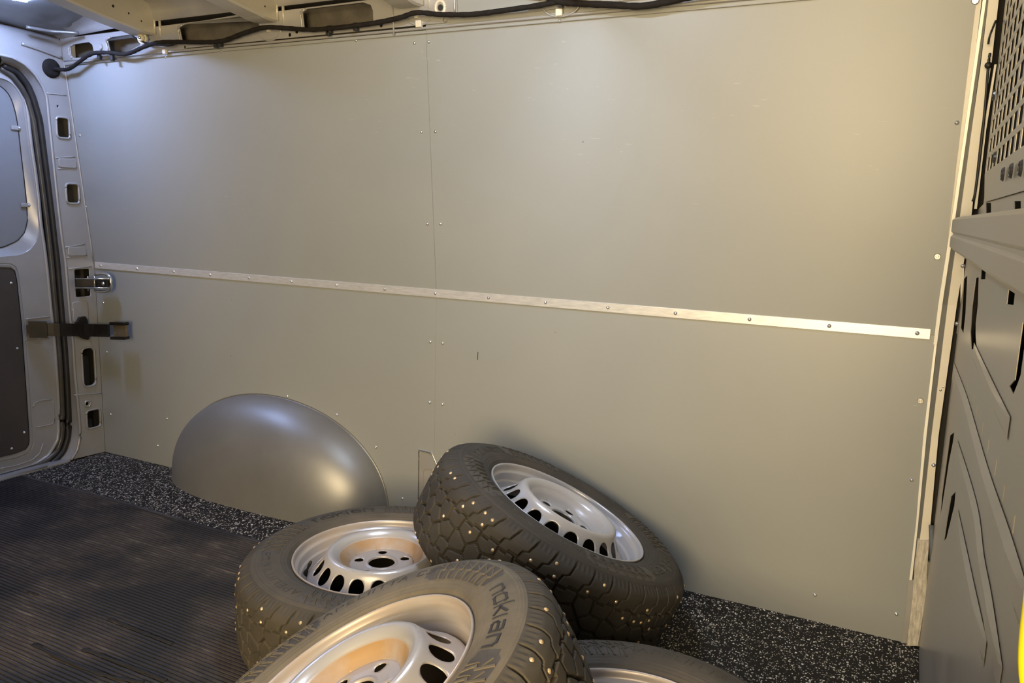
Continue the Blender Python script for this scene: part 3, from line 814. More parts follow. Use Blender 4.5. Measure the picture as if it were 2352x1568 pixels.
# ------------------------------------------------------------------ wiring harness
M_HARN = mottled('cloth_tape', (0.010, 0.008, 0.007), (0.018, 0.015, 0.013), 0.85, 0.0, 60.0, 0.05, spec=0.2)
har = empty('wiring_harness', (0.3, -0.11, 1.62))
tag(har, 'black taped wiring harness hanging along the top of the wall from a round grommet', 'cable')
hoff = Vector((0.3, -0.11, 1.62))
path = [at_x(122, 158, 0.012)]
for px, py, y in ((150, 160, -.105), (166, 154, -.11), (182, 142, -.112), (212, 123, -.114), (250, 121, -.112), (290, 124, -.112), (330, 108, -.114), (362, 98, -.118), (400, 96, -.112), (460, 97, -.110), (510, 94, -.110), (560, 76, -.114), (608, 63, -.12), (660, 65, -.112), (720, 68, -.110), (800, 61, -.110), (870, 51, -.112), (920, 40, -.116), (957, 29, -.12), (1010, 33, -.112), (1080, 33, -.110), (1150, 25, -.110), (1250, 10, -.112), (1330, -10, -.112)):
    path.append(at_y(px, py, y))
tube('cable_loom', [p - hoff for p in smooth_path(path, 8)], 0.0072, M_HARN, har, 10, wob=0.10)
path = [at_y(px, py, y) for px, py, y in ((1235, -14, -.112), (1290, 4, -.115), (1330, 8, -.112), (1400, 11, -.110), (1470, 14, -.112), (1530, 5, -.112), (1590, -8, -.112), (1700, -28, -.112))]
tube('cable_loom', [p - hoff for p in smooth_path(path, 8)], 0.0085, M_HARN, har, 10, wob=0.08)
path = [at_y(px, py, -.118) for px, py in ((296, 72), (312, 88), (340, 100), (375, 104), (392, 104), (404, 98))]
tube('cable_branch', [p - hoff for p in smooth_path(path, 6)], 0.0035, M_HARN, har, 8)
for px, py in ((228, 128), (258, 131), (496, 100), (505, 98), (754, 72), (757, 66), (817, 60), (1287, 5)):
    p = at_y(px, py, -0.104) - hoff
    bm = bmesh.new(); box_bm(bm, p - Vector((0.007, 0.006, 0.014)), p + Vector((0.007, 0.006, 0.010)), 0.002); bm_obj('cable_clip', bm, M_BLACK, har)
# grommet disc on the header corner
vs, fs = lathe([(0.0001, 0.012), (0.020, 0.012), (0.030, 0.009), (0.036, 0.002), (0.0365, -0.001)], 28)
gm = mesh('grommet', vs, fs, M_HARN, har, True)
gm.rotation_mode = 'QUATERNION'; gm.rotation_quaternion = Vector((1, 0, 0)).to_track_quat('Z', 'Y'); gm.location = at_x(118, 157, 0.001) - hoff
# yellowed plastic clip near first rib
p = at_y(326, 88, -0.118)
cl = empty('plastic_cable_clamp', p); tag(cl, 'small translucent yellowish plastic clamp beside the harness at the first roof rib', 'clamp')
vs, fs = lathe([(0.0001, 0.012), (0.010, 0.012), (0.013, 0.008), (0.013, 0.0), (0.019, 0.0), (0.019, -0.010), (0.0001, -0.010)], 14)
k = mesh('clamp_body', vs, fs, M_TRANS, cl); k.rotation_mode = 'QUATERNION'; k.rotation_quaternion = Vector((0.3, -1, 0)).to_track_quat('Z', 'Y')
vs, fs = lathe([(0.0001, 0.018), (0.005, 0.017), (0.006, 0.012)], 10)
k = mesh('clamp_pin', vs, fs, M_STEEL, cl, True); k.rotation_mode = 'QUATERNION'; k.rotation_quaternion = Vector((0.3, -1, 0)).to_track_quat('Z', 'Y')

# ------------------------------------------------------------------ ceiling lamps
def ceiling_lamp(x, y, power, label, ang, col=(0.46, 0.60, 1.0)):
    z = roof_z(x, y) - 0.002
    root = empty('ceiling_lamp', (x, y, z), Matrix.Rotation(ang, 4, 'Z').to_quaternion()); tag(root, label, 'lamp')
    o = plate('lamp_housing', rrect(-0.12, -0.035, 0.12, 0.035, 0.012), [], 0.014, 0.003, (0, 0, -0.007), (1, 0, 0), (0, 1, 0), M_PAINT2, root)
    m, nt, b = mat_base('cold_white_led', (1, 1, 1), 0.4)
    b.inputs['Emission Color'].default_value = (*col, 1); b.inputs['Emission Strength'].default_value = power
    o = plate('lamp_lens', rrect(-0.11, -0.027, 0.11, 0.027, 0.010), [], 0.010, 0.004, (0, 0, -0.018), (1, 0, 0), (0, 1, 0), m, root)
    return root

ceiling_lamp(0.255, -0.42, 290.0, 'glowing cold white ceiling lamp above the rear door, cut off by the top edge', math.radians(-40), (0.42, 0.55, 1.0))
ceiling_lamp(2.18, -0.70, 620.0, 'cold white ceiling lamp in the middle of the roof above the frame', 0, (0.70, 0.80, 1.0))

# ------------------------------------------------------------------ door check strap and latch
cs = empty('door_check_arm', at_x(120, 756, 0.0)); o0 = Vector(cs.location)
tag(cs, 'black door check arm reaching from the rear door across the pillar', 'door arm')
a0 = at_x(66, 756, XD + 0.018); a1 = at_x(150, 757, 0.026); a2 = at_y(205, 758, -0.062); a3 = at_y(250, 759, -0.058); a4 = at_y(291, 759, -0.058)
def band(name, P, hw, th, mat, parent):
    """flat bar standing on edge along P"""
    vs = []; fs = []
    for i, p in enumerate(P):
        t = (P[min(i + 1, len(P) - 1)] - P[max(i - 1, 0)]).normalized(); s = Vector((t.y, -t.x, 0)).normalized() * th
        h = Vector((0, 0, hw))
        for q in (p - h - s, p + h - s, p + h + s, p - h + s): vs.append(q - o0)
    n = len(P)
    for i in range(n - 1):
        for k in range(4): fs.append((i * 4 + k, i * 4 + (k + 1) % 4, i * 4 + 4 + (k + 1) % 4, i * 4 + 4 + k))
    fs += [(0, 1, 2, 3), (4 * n - 1, 4 * n - 2, 4 * n - 3, 4 * n - 4)]
    return mesh(name, vs, fs, mat, parent)
M_ARM = mottled('black_oiled_steel', (0.012, 0.011, 0.010), (0.022, 0.018, 0.014), 0.3, 0.3, 30.0, 0.06)
band('arm', smooth_path([a0.lerp(a1, 0.45), a1, a2, a3], 4), 0.026, 0.005, M_ARM, cs)
band('arm_tip', [a3.lerp(a4, 0.35), a4], 0.025, 0.0065, mottled('worn_brown_steel', (0.14, 0.11, 0.07), (0.22, 0.18, 0.12), 0.35, 0.5, 40.0, 0.05), cs)
band('end_stop', [a3.lerp(a4, 0.2) + Vector((0, 0, 0.030)), a4 + Vector((0, 0, 0.028))], 0.006, 0.012, M_ARM, cs)
band('end_stop', [a3.lerp(a4, 0.2) - Vector((0, 0, 0.030)), a4 - Vector((0, 0, 0.030))], 0.006, 0.012, M_ARM, cs)
band('hinge_block', [a0, a0.lerp(a1, 0.5)], 0.032, 0.014, M_ARM, cs)
band('hinge_block', [a0.lerp(a1, -0.06), a0.lerp(a1, 0.1)], 0.016, 0.010, M_ARM, cs)
gp = [at_x(px, py, 0.012) - o0 for px, py in ((175, 740), (182, 728), (193, 726), (198, 733), (200, 745), (203, 772), (200, 780), (192, 779), (175, 770))]
vs = [(v.x - 0.008, v.y, v.z) for v in gp] + [(v.x + 0.008, v.y, v.z) for v in gp]; n = len(gp)
mesh('guide_block', vs, [tuple(range(n))[::-1], tuple(range(n, 2 * n))] + [(i, (i + 1) % n, n + (i + 1) % n, n + i) for i in range(n)], M_ARM, cs)

lt = empty('door_latch', at_x(200, 650, 0.0)); o0 = Vector(lt.location)
tag(lt, 'steel loop door latch with dark slide standing out from the pillar below the rail', 'latch')
c1 = at_y(212, 642, -0.03); c2 = at_y(240, 642, -0.03); c3 = at_y(252, 650, -0.03); c4 = at_y(250, 664, -0.03); c5 = at_y(232, 668, -0.03); c6 = at_y(214, 666, -0.03)
band('slide', [at_x(176, 651, 0.012), at_y(222, 651, -0.045), at_y(250, 652, -0.05)], 0.017, 0.006, M_ARM, lt)
LPp = [at_y(220, 630, -0.045), at_y(238, 628, -0.045), at_y(250, 633, -0.045), at_y(255, 645, -0.045), at_y(255, 660, -0.045), at_y(248, 668, -0.045), at_y(232, 669, -0.045), at_y(220, 668, -0.045)]
tube('steel_loop', [p - o0 for p in smooth_path(LPp, 5)], 0.006, M_STEEL, lt, 10)
for yy in (640, 661):
    tube('guide_rod', [at_x(174, yy, 0.02) - o0, at_y(250, yy, -0.052) - o0], 0.003, M_STEEL, lt, 8)
for px in (202, 217):
    tube('cross_pin', [at_y(px, 634, -0.056) - o0, at_y(px, 668, -0.056) - o0], 0.0025, M_STEEL, lt, 8)
vs, fs = lathe([(0.0001, 0.005), (0.006, 0.004), (0.008, 0.0)], 12)
k = mesh('bolt_head', vs, fs, M_STEEL, lt, True); k.location = at_y(237, 651, -0.058) - o0; k.rotation_mode = 'QUATERNION'; k.rotation_quaternion = Vector((0, -1, 0)).to_track_quat('Z', 'Y')

# ------------------------------------------------------------------ ribbed rubber mat
def make_mat():
    x0, x1, y0, y1 = 0.012, 2.30, -1.74, -0.36
    pitch = 0.0118; nr = int((y1 - y0) / pitch); ncol = 60
    prof = []
    for k in range(nr):
        b = y0 + k * pitch
        prof += [(b, 0.0022), (b + pitch * 0.30, 0.0016), (b + pitch * 0.40, 0.0045), (b + pitch * 0.90, 0.0045)]
    prof.append((y1, 0.0022))
    xsn = np.linspace(x0, x1, ncol)
    vs = []; fs = []; m = len(prof)
    for i, x in enumerate(xsn):
        for (y, z) in prof:
            e = sm((y + 0.75) / 0.39)
            yy = y + 0.010 * e * (mnoise.noise(Vector((x * 2.2, 0.3, 1.7)))) + 0.002 * mnoise.noise(Vector((x * 9, y * 3, 0)))
            vs.append((x, yy, z + 0.0008 * (1 + mnoise.noise(Vector((x * 3, y * 4, 5))))))
    for i in range(ncol - 1):
        for j in range(m - 1):
            a = i * m + j; fs.append((a, a + m, a + m + 1, a + 1))
    o = mesh('rubber_mat', vs, fs, M_MAT, None, False)
    # rim down to the floor
    bm = bmesh.new(); bm.from_mesh(o.data)
    be = [e for e in bm.edges if e.is_boundary]
    r = bmesh.ops.extrude_edge_only(bm, edges=be)
    for v in [g for g in r['geom'] if isinstance(g, bmesh.types.BMVert)]: v.co.z = 0.0002
    bmesh.ops.recalc_face_normals(bm, faces=bm.faces); bm.to_mesh(o.data); bm.free()
    tag(o, 'worn black ribbed rubber mat covering the left side of the floor', 'mat')
    return o

matobj = make_mat()
# torn strips of rib lying loose: dark gouges in the mat
for i, pl in enumerate((((250, 1420), (300, 1440), (345, 1458), (395, 1478)), ((75, 1478), (160, 1520), (250, 1552), (330, 1566)), ((190, 1490), (260, 1515), (340, 1545), (380, 1563)), ((60, 1358), (88, 1366)), ((270, 1165), (330, 1172), (400, 1195), (450, 1210)))):
    P = [at_z(a, b, 0.0066) for a, b in pl]
    tube('torn_rib', smooth_path(P, 6), 0.0055 if i < 3 else 0.003, M_DARK, matobj, 8, wob=0.5, flat=(1, 0.22))

# ------------------------------------------------------------------ wheels
ZC = -0.105
HALF = [(0, .350), (.05, .349), (.078, .3455), (.092, .338), (.102, .326), (.108, .313)]
def half_profile(s):
    s = abs(s); L = 0
    for (a, b) in zip(HALF[:-1], HALF[1:]):
        d = math.hypot(b[0] - a[0], b[1] - a[1])
        if s <= L + d or b is HALF[-1]:
            f = (s - L) / d; return a[0] + (b[0] - a[0]) * f, a[1] + (b[1] - a[1]) * f
        L += d
def smooth_half():
    t = np.linspace(0, .126, 64); P = np.array([half_profile(x) for x in t]); Q = P.copy()
    for _ in range(6):
        Q[1:-1] = (Q[:-2] + 2 * Q[1:-1] + Q[2:]) / 4; Q[0] = [0, .350]
    return t, Q
TT, QQ = smooth_half()

def tread_mesh():
    NU, NS = 2816, 111
    tile = 256; npitch = 44; P = 2 * math.pi * 0.35 / npitch
    S = np.linspace(-.124, .124, NS); U = np.arange(tile) * (P * 4 / tile)
    uu, ss = np.meshgrid(U, S, indexing='ij')
    # centre blocks: irregular cells from jittered seeds, repeated every four pitches
    seeds = []
    rg = np.random.default_rng(11)
    for i in range(4):
        for k, s0 in enumerate((-.034, 0.0, .034)):
            seeds.append(((i + .5 * (k % 2) + rg.uniform(-.24, .24)) * P, s0 + rg.uniform(-.007, .007)))
    D = []
    for (a, b) in seeds:
        for sh in (-1, 0, 1):
            D.append(np.hypot((uu - a - sh * 4 * P) * 0.95, ss - b))
    D = np.sort(np.stack(D), axis=0); dc = (D[1] - D[0]) * 0.5
    dist = np.where(np.abs(ss) < .052, dc, 1.0)
    # zigzag circumferential groove
    zz = .053 + .0035 * np.where(((uu / P) % 1) < .5, 1, -1)
    dist = np.minimum(dist, np.abs(np.abs(ss) - zz))
    # shoulder laterals with a step half way
    side = np.sign(ss)
    jog = .22 * P * np.clip((np.abs(ss) - .074) / .006, 0, 1) + (np.abs(ss) - .055) * .25
    ph = ((uu - jog * 1.0 + np.where(side > 0, .5 * P, 0)) / P) % 1
    dl_ = np.minimum(ph, 1 - ph) * P
    step = np.where((np.abs(np.abs(ss) - .082) < .0011) & (((ph * P) < .0) | (((uu + np.where(side > 0, .5 * P, 0)) / P) % 1 < .27)), .0008, 1.0)
    dist = np.where(np.abs(ss) >= .053, np.minimum(dist, dl_), dist)
    fade = np.clip((.122 - np.abs(ss)) / .018, 0, 1)
    wdt = .0019
    g = 1 - np.clip((dist - wdt) / .0008, 0, 1)
    disp = g * .0125 * fade
    # small sawtooth on the shoulder edge
    saw = np.clip((np.abs(ss) - .098) / .006, 0, 1) * np.clip((.122 - np.abs(ss)) / .01, 0, 1) * .0016 * (np.abs(((uu / P * 4) % 1) - .5) * 2)
    disp += saw
    disp = np.tile(disp, (11, 1))
    sh = np.abs(S); zoff = np.interp(sh, TT, QQ[:, 0]) * np.sign(S); rr_ = np.interp(sh, TT, QQ[:, 1])
    # surface normals of the profile
    dz = np.gradient(zoff, S); dr = np.gradient(rr_, S); nr = dz / np.hypot(dz, dr); nz = -dr / np.hypot(dz, dr)
    R_ = rr_[None, :] - disp * nr[None, :]; Z_ = zoff[None, :] - disp * nz[None, :] + ZC
    th = 2 * math.pi * np.arange(NU) / NU
    X = R_ * np.cos(th)[:, None]; Y = R_ * np.sin(th)[:, None]
    V = np.stack([X, Y, Z_], -1).reshape(-1, 3)
    i = np.arange(NU)[:, None]; j = np.arange(NS - 1)[None, :]
    a = i * NS + j; b = ((i + 1) % NU) * NS + j
    F = np.stack([a, b, b + 1, a + 1], -1).reshape(-1, 4)
    me = bpy.data.meshes.new('tread')
    me.vertices.add(len(V)); me.vertices.foreach_set('co', V.ravel())
    me.loops.add(F.size); me.loops.foreach_set('vertex_index', F.ravel())
    me.polygons.add(len(F)); me.polygons.foreach_set('loop_start', np.arange(0, F.size, 4)); me.polygons.foreach_set('loop_total', np.full(len(F), 4))
    me.polygons.foreach_set('use_smooth', np.ones(len(F), bool))
    uvl = me.uv_layers.new(name='UVMap')
    ui = (i + 0 * j); uvu = np.stack([ui, ui + 1, ui + 1, ui], -1).reshape(-1) * (P * 44 / NU)
    sv_ = np.stack([S[j + 0 * i], S[j + 0 * i], S[j + 1 + 0 * i], S[j + 1 + 0 * i]], -1).reshape(-1)
    uvl.data.foreach_set('uv', np.stack([uvu, sv_], -1).ravel())
    me.update(); me.validate()
    # stud places: block interiors
    g2 = np.tile(g, (11, 1)); distT = np.tile(dist, (11, 1)); cand = []
    rg = np.random.default_rng(3)
    tries = 0
    lanes = (-.092, -.066, -.036, -.018, .018, .036, .066, .092)
    while len(cand) < 128 and tries < 20000:
        tries += 1
        s = lanes[rg.integers(0, 8)] + rg.uniform(-.004, .004); t = rg.integers(0, NU)
        js = int(np.argmin(np.abs(S - s)))
        if distT[t, js] < .0055: continue
        ok = True
        for (t2, j2) in cand:
            du = min(abs(t - t2), NU - abs(t - t2)) * 2 * math.pi * .35 / NU
            if math.hypot(du, S[js] - S[j2]) < .024: ok = False; break
        if ok: cand.append((t, js))
    studs = []
    for t, js in cand:
        a = th[t]
        studs.append((Vector((rr_[js] * math.cos(a), rr_[js] * math.sin(a), zoff[js] + ZC)), Vector((nr[js] * math.cos(a), nr[js] * math.sin(a), nz[js]))))
    return me, studs

TREAD, STUDS = tread_mesh()

SW = [(.313, .108), (.305, .1115), (.297, .1135), (.285, .1155), (.275, .1165), (.262, .1165), (.250, .115), (.238, .112), (.229, .108), (.222, .103), (.2165, .0975), (.2130, .090)]
def sw_z(r):
    rs = [p[0] for p in SW][::-1]; zs = [p[1] for p in SW][::-1]
    return float(np.interp(r, rs, zs))

def sidewall_mesh(back=False):
    rr_ = []
    for r in np.concatenate([np.linspace(.3135, .2165, 60), [.2145, .213]]):
        z = sw_z(r)
        for r0, h, w in ((.3090, .0014, .0010), (.3045, .0017, .0010), (.2450, .0010, .0012), (.2290, .0012, .0014), (.2400, -.0006, .001)):
            z += h * math.exp(-((r - r0) / w) ** 2)
        rr_.append((r, z))
    vs, fs = lathe([(r, ZC + z) for r, z in rr_], 192)
    n0 = len(vs)
    v2, f2 = lathe([(r, ZC - z) for r, z in rr_[::-1]], 192)
    vs += v2; fs += [tuple(i + n0 for i in f) for f in f2]
    # inner carcass so the tyre is closed
    n0 = len(vs); v3, f3 = lathe([(.213, ZC - .09), (.25, ZC - .10), (.31, ZC - .10), (.31, ZC + .10), (.25, ZC + .10), (.213, ZC + .09)], 48)
    vs += v3; fs += [tuple(i + n0 for i in f) for f in f3]
    me = bpy.data.meshes.new('sidewall'); me.from_pydata(vs, [], fs); me.update()
    for p in me.polygons: p.use_smooth = True
    return me
SIDEWALL = sidewall_mesh()

# lettering and chevrons: raised ribbons that follow the sidewall
GL = {
 'n': (.85, [[(0, 0), (0, .68), (.52, .68), (.70, .52), (.70, 0)]]),
 'o': (.90, [[(.1, 0), (.64, 0), (.74, .1), (.74, .58), (.64, .68), (.1, .68), (0, .58), (0, .1), (.1, 0)]]),
 'k': (.80, [[(0, 0), (0, 1.0)], [(0, .33), (.18, .33), (.62, .68)], [(.18, .33), (.64, 0)]]),
 'i': (.26, [[(0, 0), (0, .68)]]),
 'a': (.88, [[(.05, .68), (.58, .68), (.70, .56), (.70, 0), (.12, 0), (0, .1), (0, .28), (.1, .38), (.70, .38)]]),
 'H': (.85, [[(0, 0), (0, 1)], [(.65, 0), (.65, 1)], [(0, .5), (.65, .5)]]),
 'A': (.90, [[(0, 0), (.35, 1), (.70, 0)], [(.12, .33), (.58, .33)]]),
 'K': (.82, [[(0, 0), (0, 1)], [(.6, 1), (0, .45)], [(.2, .6), (.62, 0)]]),
 'P': (.78, [[(0, 0), (0, 1), (.5, 1), (.6, .88), (.6, .6), (.5, .48), (0, .48)]]),
 'E': (.75, [[(.56, 0), (0, 0), (0, 1), (.56, 1)], [(0, .5), (.46, .5)]]),
 'L': (.70, [[(0, 1), (0, 0), (.52, 0)]]),
 'I': (.24, [[(0, 0), (0, 1)]]),
 'T': (.78, [[(0, 1), (.64, 1)], [(.32, 1), (.32, 0)]]),
 'C': (.80, [[(.6, .85), (.48, 1), (.12, 1), (0, .88), (0, .12), (.12, 0), (.48, 0), (.6, .15)]]),
 '3': (.80, [[(0, 1), (.5, 1), (.6, .88), (.6, .62), (.5, .52), (.2, .52), (.5, .52), (.6, .42), (.6, .12), (.5, 0), (0, 0)]]),
 ' ': (.45, []),
}
def ribbon(V, F, pts, hw, hgt):
    """pts in (angle, radius) -> raised bars on the sidewall"""
    for (a0, r0), (a1, r1) in zip(pts[:-1], pts[1:]):
        L = math.hypot((a1 - a0) * (r0 + r1) / 2, r1 - r0)
        if L < 1e-5: continue
        n = max(1, int(L / .006)); rm = (r0 + r1) / 2
        tx, ty = (a1 - a0) * rm / L, (r1 - r0) / L
        e = hw * .9
        ring = []
        for k in range(n + 1):
            f = k / n; ex2 = -e if k == 0 else (e if k == n else 0)
            a = a0 + (a1 - a0) * f + tx * ex2 / rm; r = r0 + (r1 - r0) * f + ty * ex2
            row = []
            for sgn, hh in ((-1, -.001), (-.8, hgt), (.8, hgt), (1, -.001)):
                aa = a - ty * hw * sgn / rm; r2 = r + tx * hw * sgn
                row.append(len(V)); V.append((r2 * math.cos(aa), r2 * math.sin(aa), ZC + sw_z(r2) + hh))
            ring.append(row)
        for q in range(n):
            for s_ in range(3):
                F.append((ring[q][s_], ring[q + 1][s_], ring[q + 1][s_ + 1], ring[q][s_ + 1]))
        F.append(tuple(ring[0])); F.append(tuple(ring[-1][::-1]))
def text_strokes(V, F, txt, r_base, h, start, hw, sp=1.0, wide=1.0, hgt=.0009):
    """clockwise text, tops outward; start = angle where the first letter begins; returns end angle"""
    a = start
    for ch in txt:
        w, st = GL[ch]
        for s_ in st:
            ribbon(V, F, [(a - x * h * wide / r_base, r_base + y * h) for x, y in s_], hw, hgt)
        a -= (w * wide + .12 * sp) * h / r_base
    return a
def make_mesh(name, V, F):
    me = bpy.data.meshes.new(name); me.from_pydata(V, [], F); me.update()
    bm = bmesh.new(); bm.from_mesh(me); bmesh.ops.recalc_face_normals(bm, faces=bm.faces); bm.to_mesh(me); bm.free()
    return me
D2R = math.radians
V, F = [], []
text_strokes(V, F, 'nokian', .2615, .030, D2R(19), .0026, sp=1.5, wide=1.05, hgt=.0012)
BRAND = make_mesh('lettering', V, F)
V, F = [], []
text_strokes(V, F, 'HAKKAPELIITTA C3', .2700, .0175, D2R(137), .0014, sp=2.2, wide=1.35, hgt=.0008)
MODEL = make_mesh('lettering', V, F)
V, F = [], []
for k in range(7):
    a = D2R(28) + D2R(5.2) * k
    ribbon(V, F, [(a, .250), (a + .030, .272), (a + .004, .276), (a + .040, .300)], .0026, .0020)
    ribbon(V, F, [(a + .045, .252), (a + .055, .274)], .0010, .0018)
    ribbon(V, F, [(a + .03, .283), (a + .085, .292)], .0011, .0018)
CHEV = make_mesh('chevron_relief', V, F)
V, F = [], []
for k in range(25):
    a = D2R(25.5) + D2R(42.5) * k / 24
    for q in range(9):
        rr0 = (.2495 if 1 < k < 23 else .256) + (.0535 if 1 < k < 23 else .040) * q / 8
        V.append((rr0 * math.cos(a), rr0 * math.sin(a), ZC + sw_z(rr0) + .0004))
for k in range(24):
    for q in range(8): F.append((k * 9 + q, k * 9 + q + 1, k * 9 + q + 10, k * 9 + q + 9))
PATCH = make_mesh('smooth_patch', V, F)

# rim
BARREL = [(.2180, -.0050), (.2184, -.0015), (.2172, .0008), (.2150, .0006), (.2132, -.0018), (.2124, -.0070), (.2118, -.0130), (.2095, -.0175), (.2050, -.0195), (.2030, -.0230), (.2018, -.0380), (.2000, -.0410), (.1965, -.0425), (.1955, -.0450), (.1945, -.0530), (.1880, -.0600), (.1865, -.0660), (.1865, -.150), (.190, -.165), (.200, -.175), (.203, -.195), (.211, -.198), (.2135, -.209), (.2165, -.211), (.218, -.207), (.2150, -.195), (.206, -.192), (.203, -.17), (.19, -.15), (.19, -.07), (.2045, -.043), (.2065, -.024), (.2150, -.017), (.2180, -.0050)]
DISC_A = [(.0325, -.0262), (.0328, -.0245), (.0340, -.0215), (.0365, -.0207), (.0385, -.0232), (.0420, -.0240)]      # bore collar -> face
DISC_B = [(.0800, -.0240), (.0840, -.0215), (.0900, -.0140), (.0990, -.0050), (.1060, -.0010), (.1066, .0000), (.1110, .0045), (.1180, .0105), (.1250, .0130), (.1310, .0115), (.1355, .0070), (.1385, .0015)]
HOLEB = [(.1385, .0015), (.1430, -.0065), (.1490, -.0155), (.1560, -.0245), (.1640, -.0335), (.1720, -.0410)]
DISC_C = [(.1720, -.0410), (.1790, -.0475), (.1840, -.0560), (.1868, -.0700)]
def rim_mesh():
    bm = bmesh.new(); SEG = 180
    def rev(prof, seg=SEG):
        vs, fs = lathe(prof, seg); bv = [bm.verts.new(v) for v in vs]
        for f in fs: bm.faces.new([bv[i] for i in f])
    rev(BARREL); rev(DISC_A); rev(DISC_B); rev(DISC_C)
    def patchband(prof, nsec, v0, v1, hole_u, hole_v, vc, phase, nring=4, depth=.002, dirn=None):
        """ring of sectors, each with one opening; prof = (r,z) along v in 0..1 ; hole half sizes in sector fraction / v"""
        pr = [p[0] for p in prof]; pz = [p[1] for p in prof]; t = np.linspace(0, 1, len(prof))
        def P3(u, v, off=0.0):
            r = float(np.interp(v, t, pr)); z = float(np.interp(v, t, pz))
            e = 1e-3; r2 = float(np.interp(min(v + e, 1), t, pr)) - float(np.interp(max(v - e, 0), t, pr)); z2 = float(np.interp(min(v + e, 1), t, pz)) - float(np.interp(max(v - e, 0), t, pz))
            L = math.hypot(r2, z2) or 1; nr, nz = -z2 / L, r2 / L
            r -= nr * off; z -= nz * off
            a = 2 * math.pi * (u + phase) / nsec
            return Vector((r * math.cos(a), r * math.sin(a), z))
        M_ = 40
        for s in range(nsec):
            ringsv = []
            for q in range(nring + 1):
                f = q / nring; row = []
                for k in range(M_):
                    th = 2 * math.pi * k / M_ + math.pi / 4
                    c, sn = math.cos(th), math.sin(th); mxx = max(abs(c), abs(sn))
                    ou, ov = .5 * c / mxx, .5 * sn / mxx
                    iu, iv = hole_u * c, hole_v * sn
                    g_ = f ** 0.8
                    u = iu + (ou - iu) * g_; v = (iv + (vc - .5)) + ((ov) - (iv + (vc - .5))) * g_
                    row.append(bm.verts.new(P3(s + .5 + u, .5 + v)))
                ringsv.append(row)
            back = [bm.verts.new(P3(s + .5 + hole_u * math.cos(2 * math.pi * k / M_ + math.pi / 4) * .97, vc + hole_v * .97 * math.sin(2 * math.pi * k / M_ + math.pi / 4), depth)) for k in range(M_)]
            ringsv = [back] + ringsv
            for q in range(len(ringsv) - 1):
                for k in range(M_):
                    bm.faces.new((ringsv[q][k], ringsv[q][(k + 1) % M_], ringsv[q + 1][(k + 1) % M_], ringsv[q + 1][k]))
    patchband(HOLEB, 18, 0, 1, .36, .42, .50, 0)
    face = [(.0420, -.0240), (.0500, -.0232), (.0600, -.0225), (.0700, -.0232), (.0800, -.0240)]
    patchband(face, 5, 0, 1, .150, .29, .50, 0.2, nring=5, depth=.0015)
    bmesh.ops.remove_doubles(bm, verts=bm.verts, dist=.00025)
    # the underside of the disc: a second skin
    me = bpy.data.meshes.new('rim'); bmesh.ops.recalc_face_normals(bm, faces=bm.faces); bm.to_mesh(me); bm.free()
    for p in me.polygons: p.use_smooth = True
    return me
RIM = rim_mesh()
# balance of dirt per wheel: own mesh copies only for material
vs, fs = lathe([(.0001, .0022), (.0016, .0020), (.0018, .0012), (.0036, .0010), (.0042, -.001)], 10)
STUD = bpy.data.meshes.new('stud'); STUD.from_pydata(vs, [], fs); STUD.materials.append(M_TIP)
for p in STUD.polygons: p.use_smooth = True
vs, fs = lathe([(.0001, .040), (.0035, .040), (.0042, .036), (.0042, .026), (.0030, .024), (.0030, .016), (.0052, .012), (.0062, .002), (.0070, -.004)], 14)
VALVE = bpy.data.meshes.new('valve'); VALVE.from_pydata(vs, [], fs)
for p in VALVE.polygons: p.use_smooth = True
VALVE.materials.append(M_BLACK)

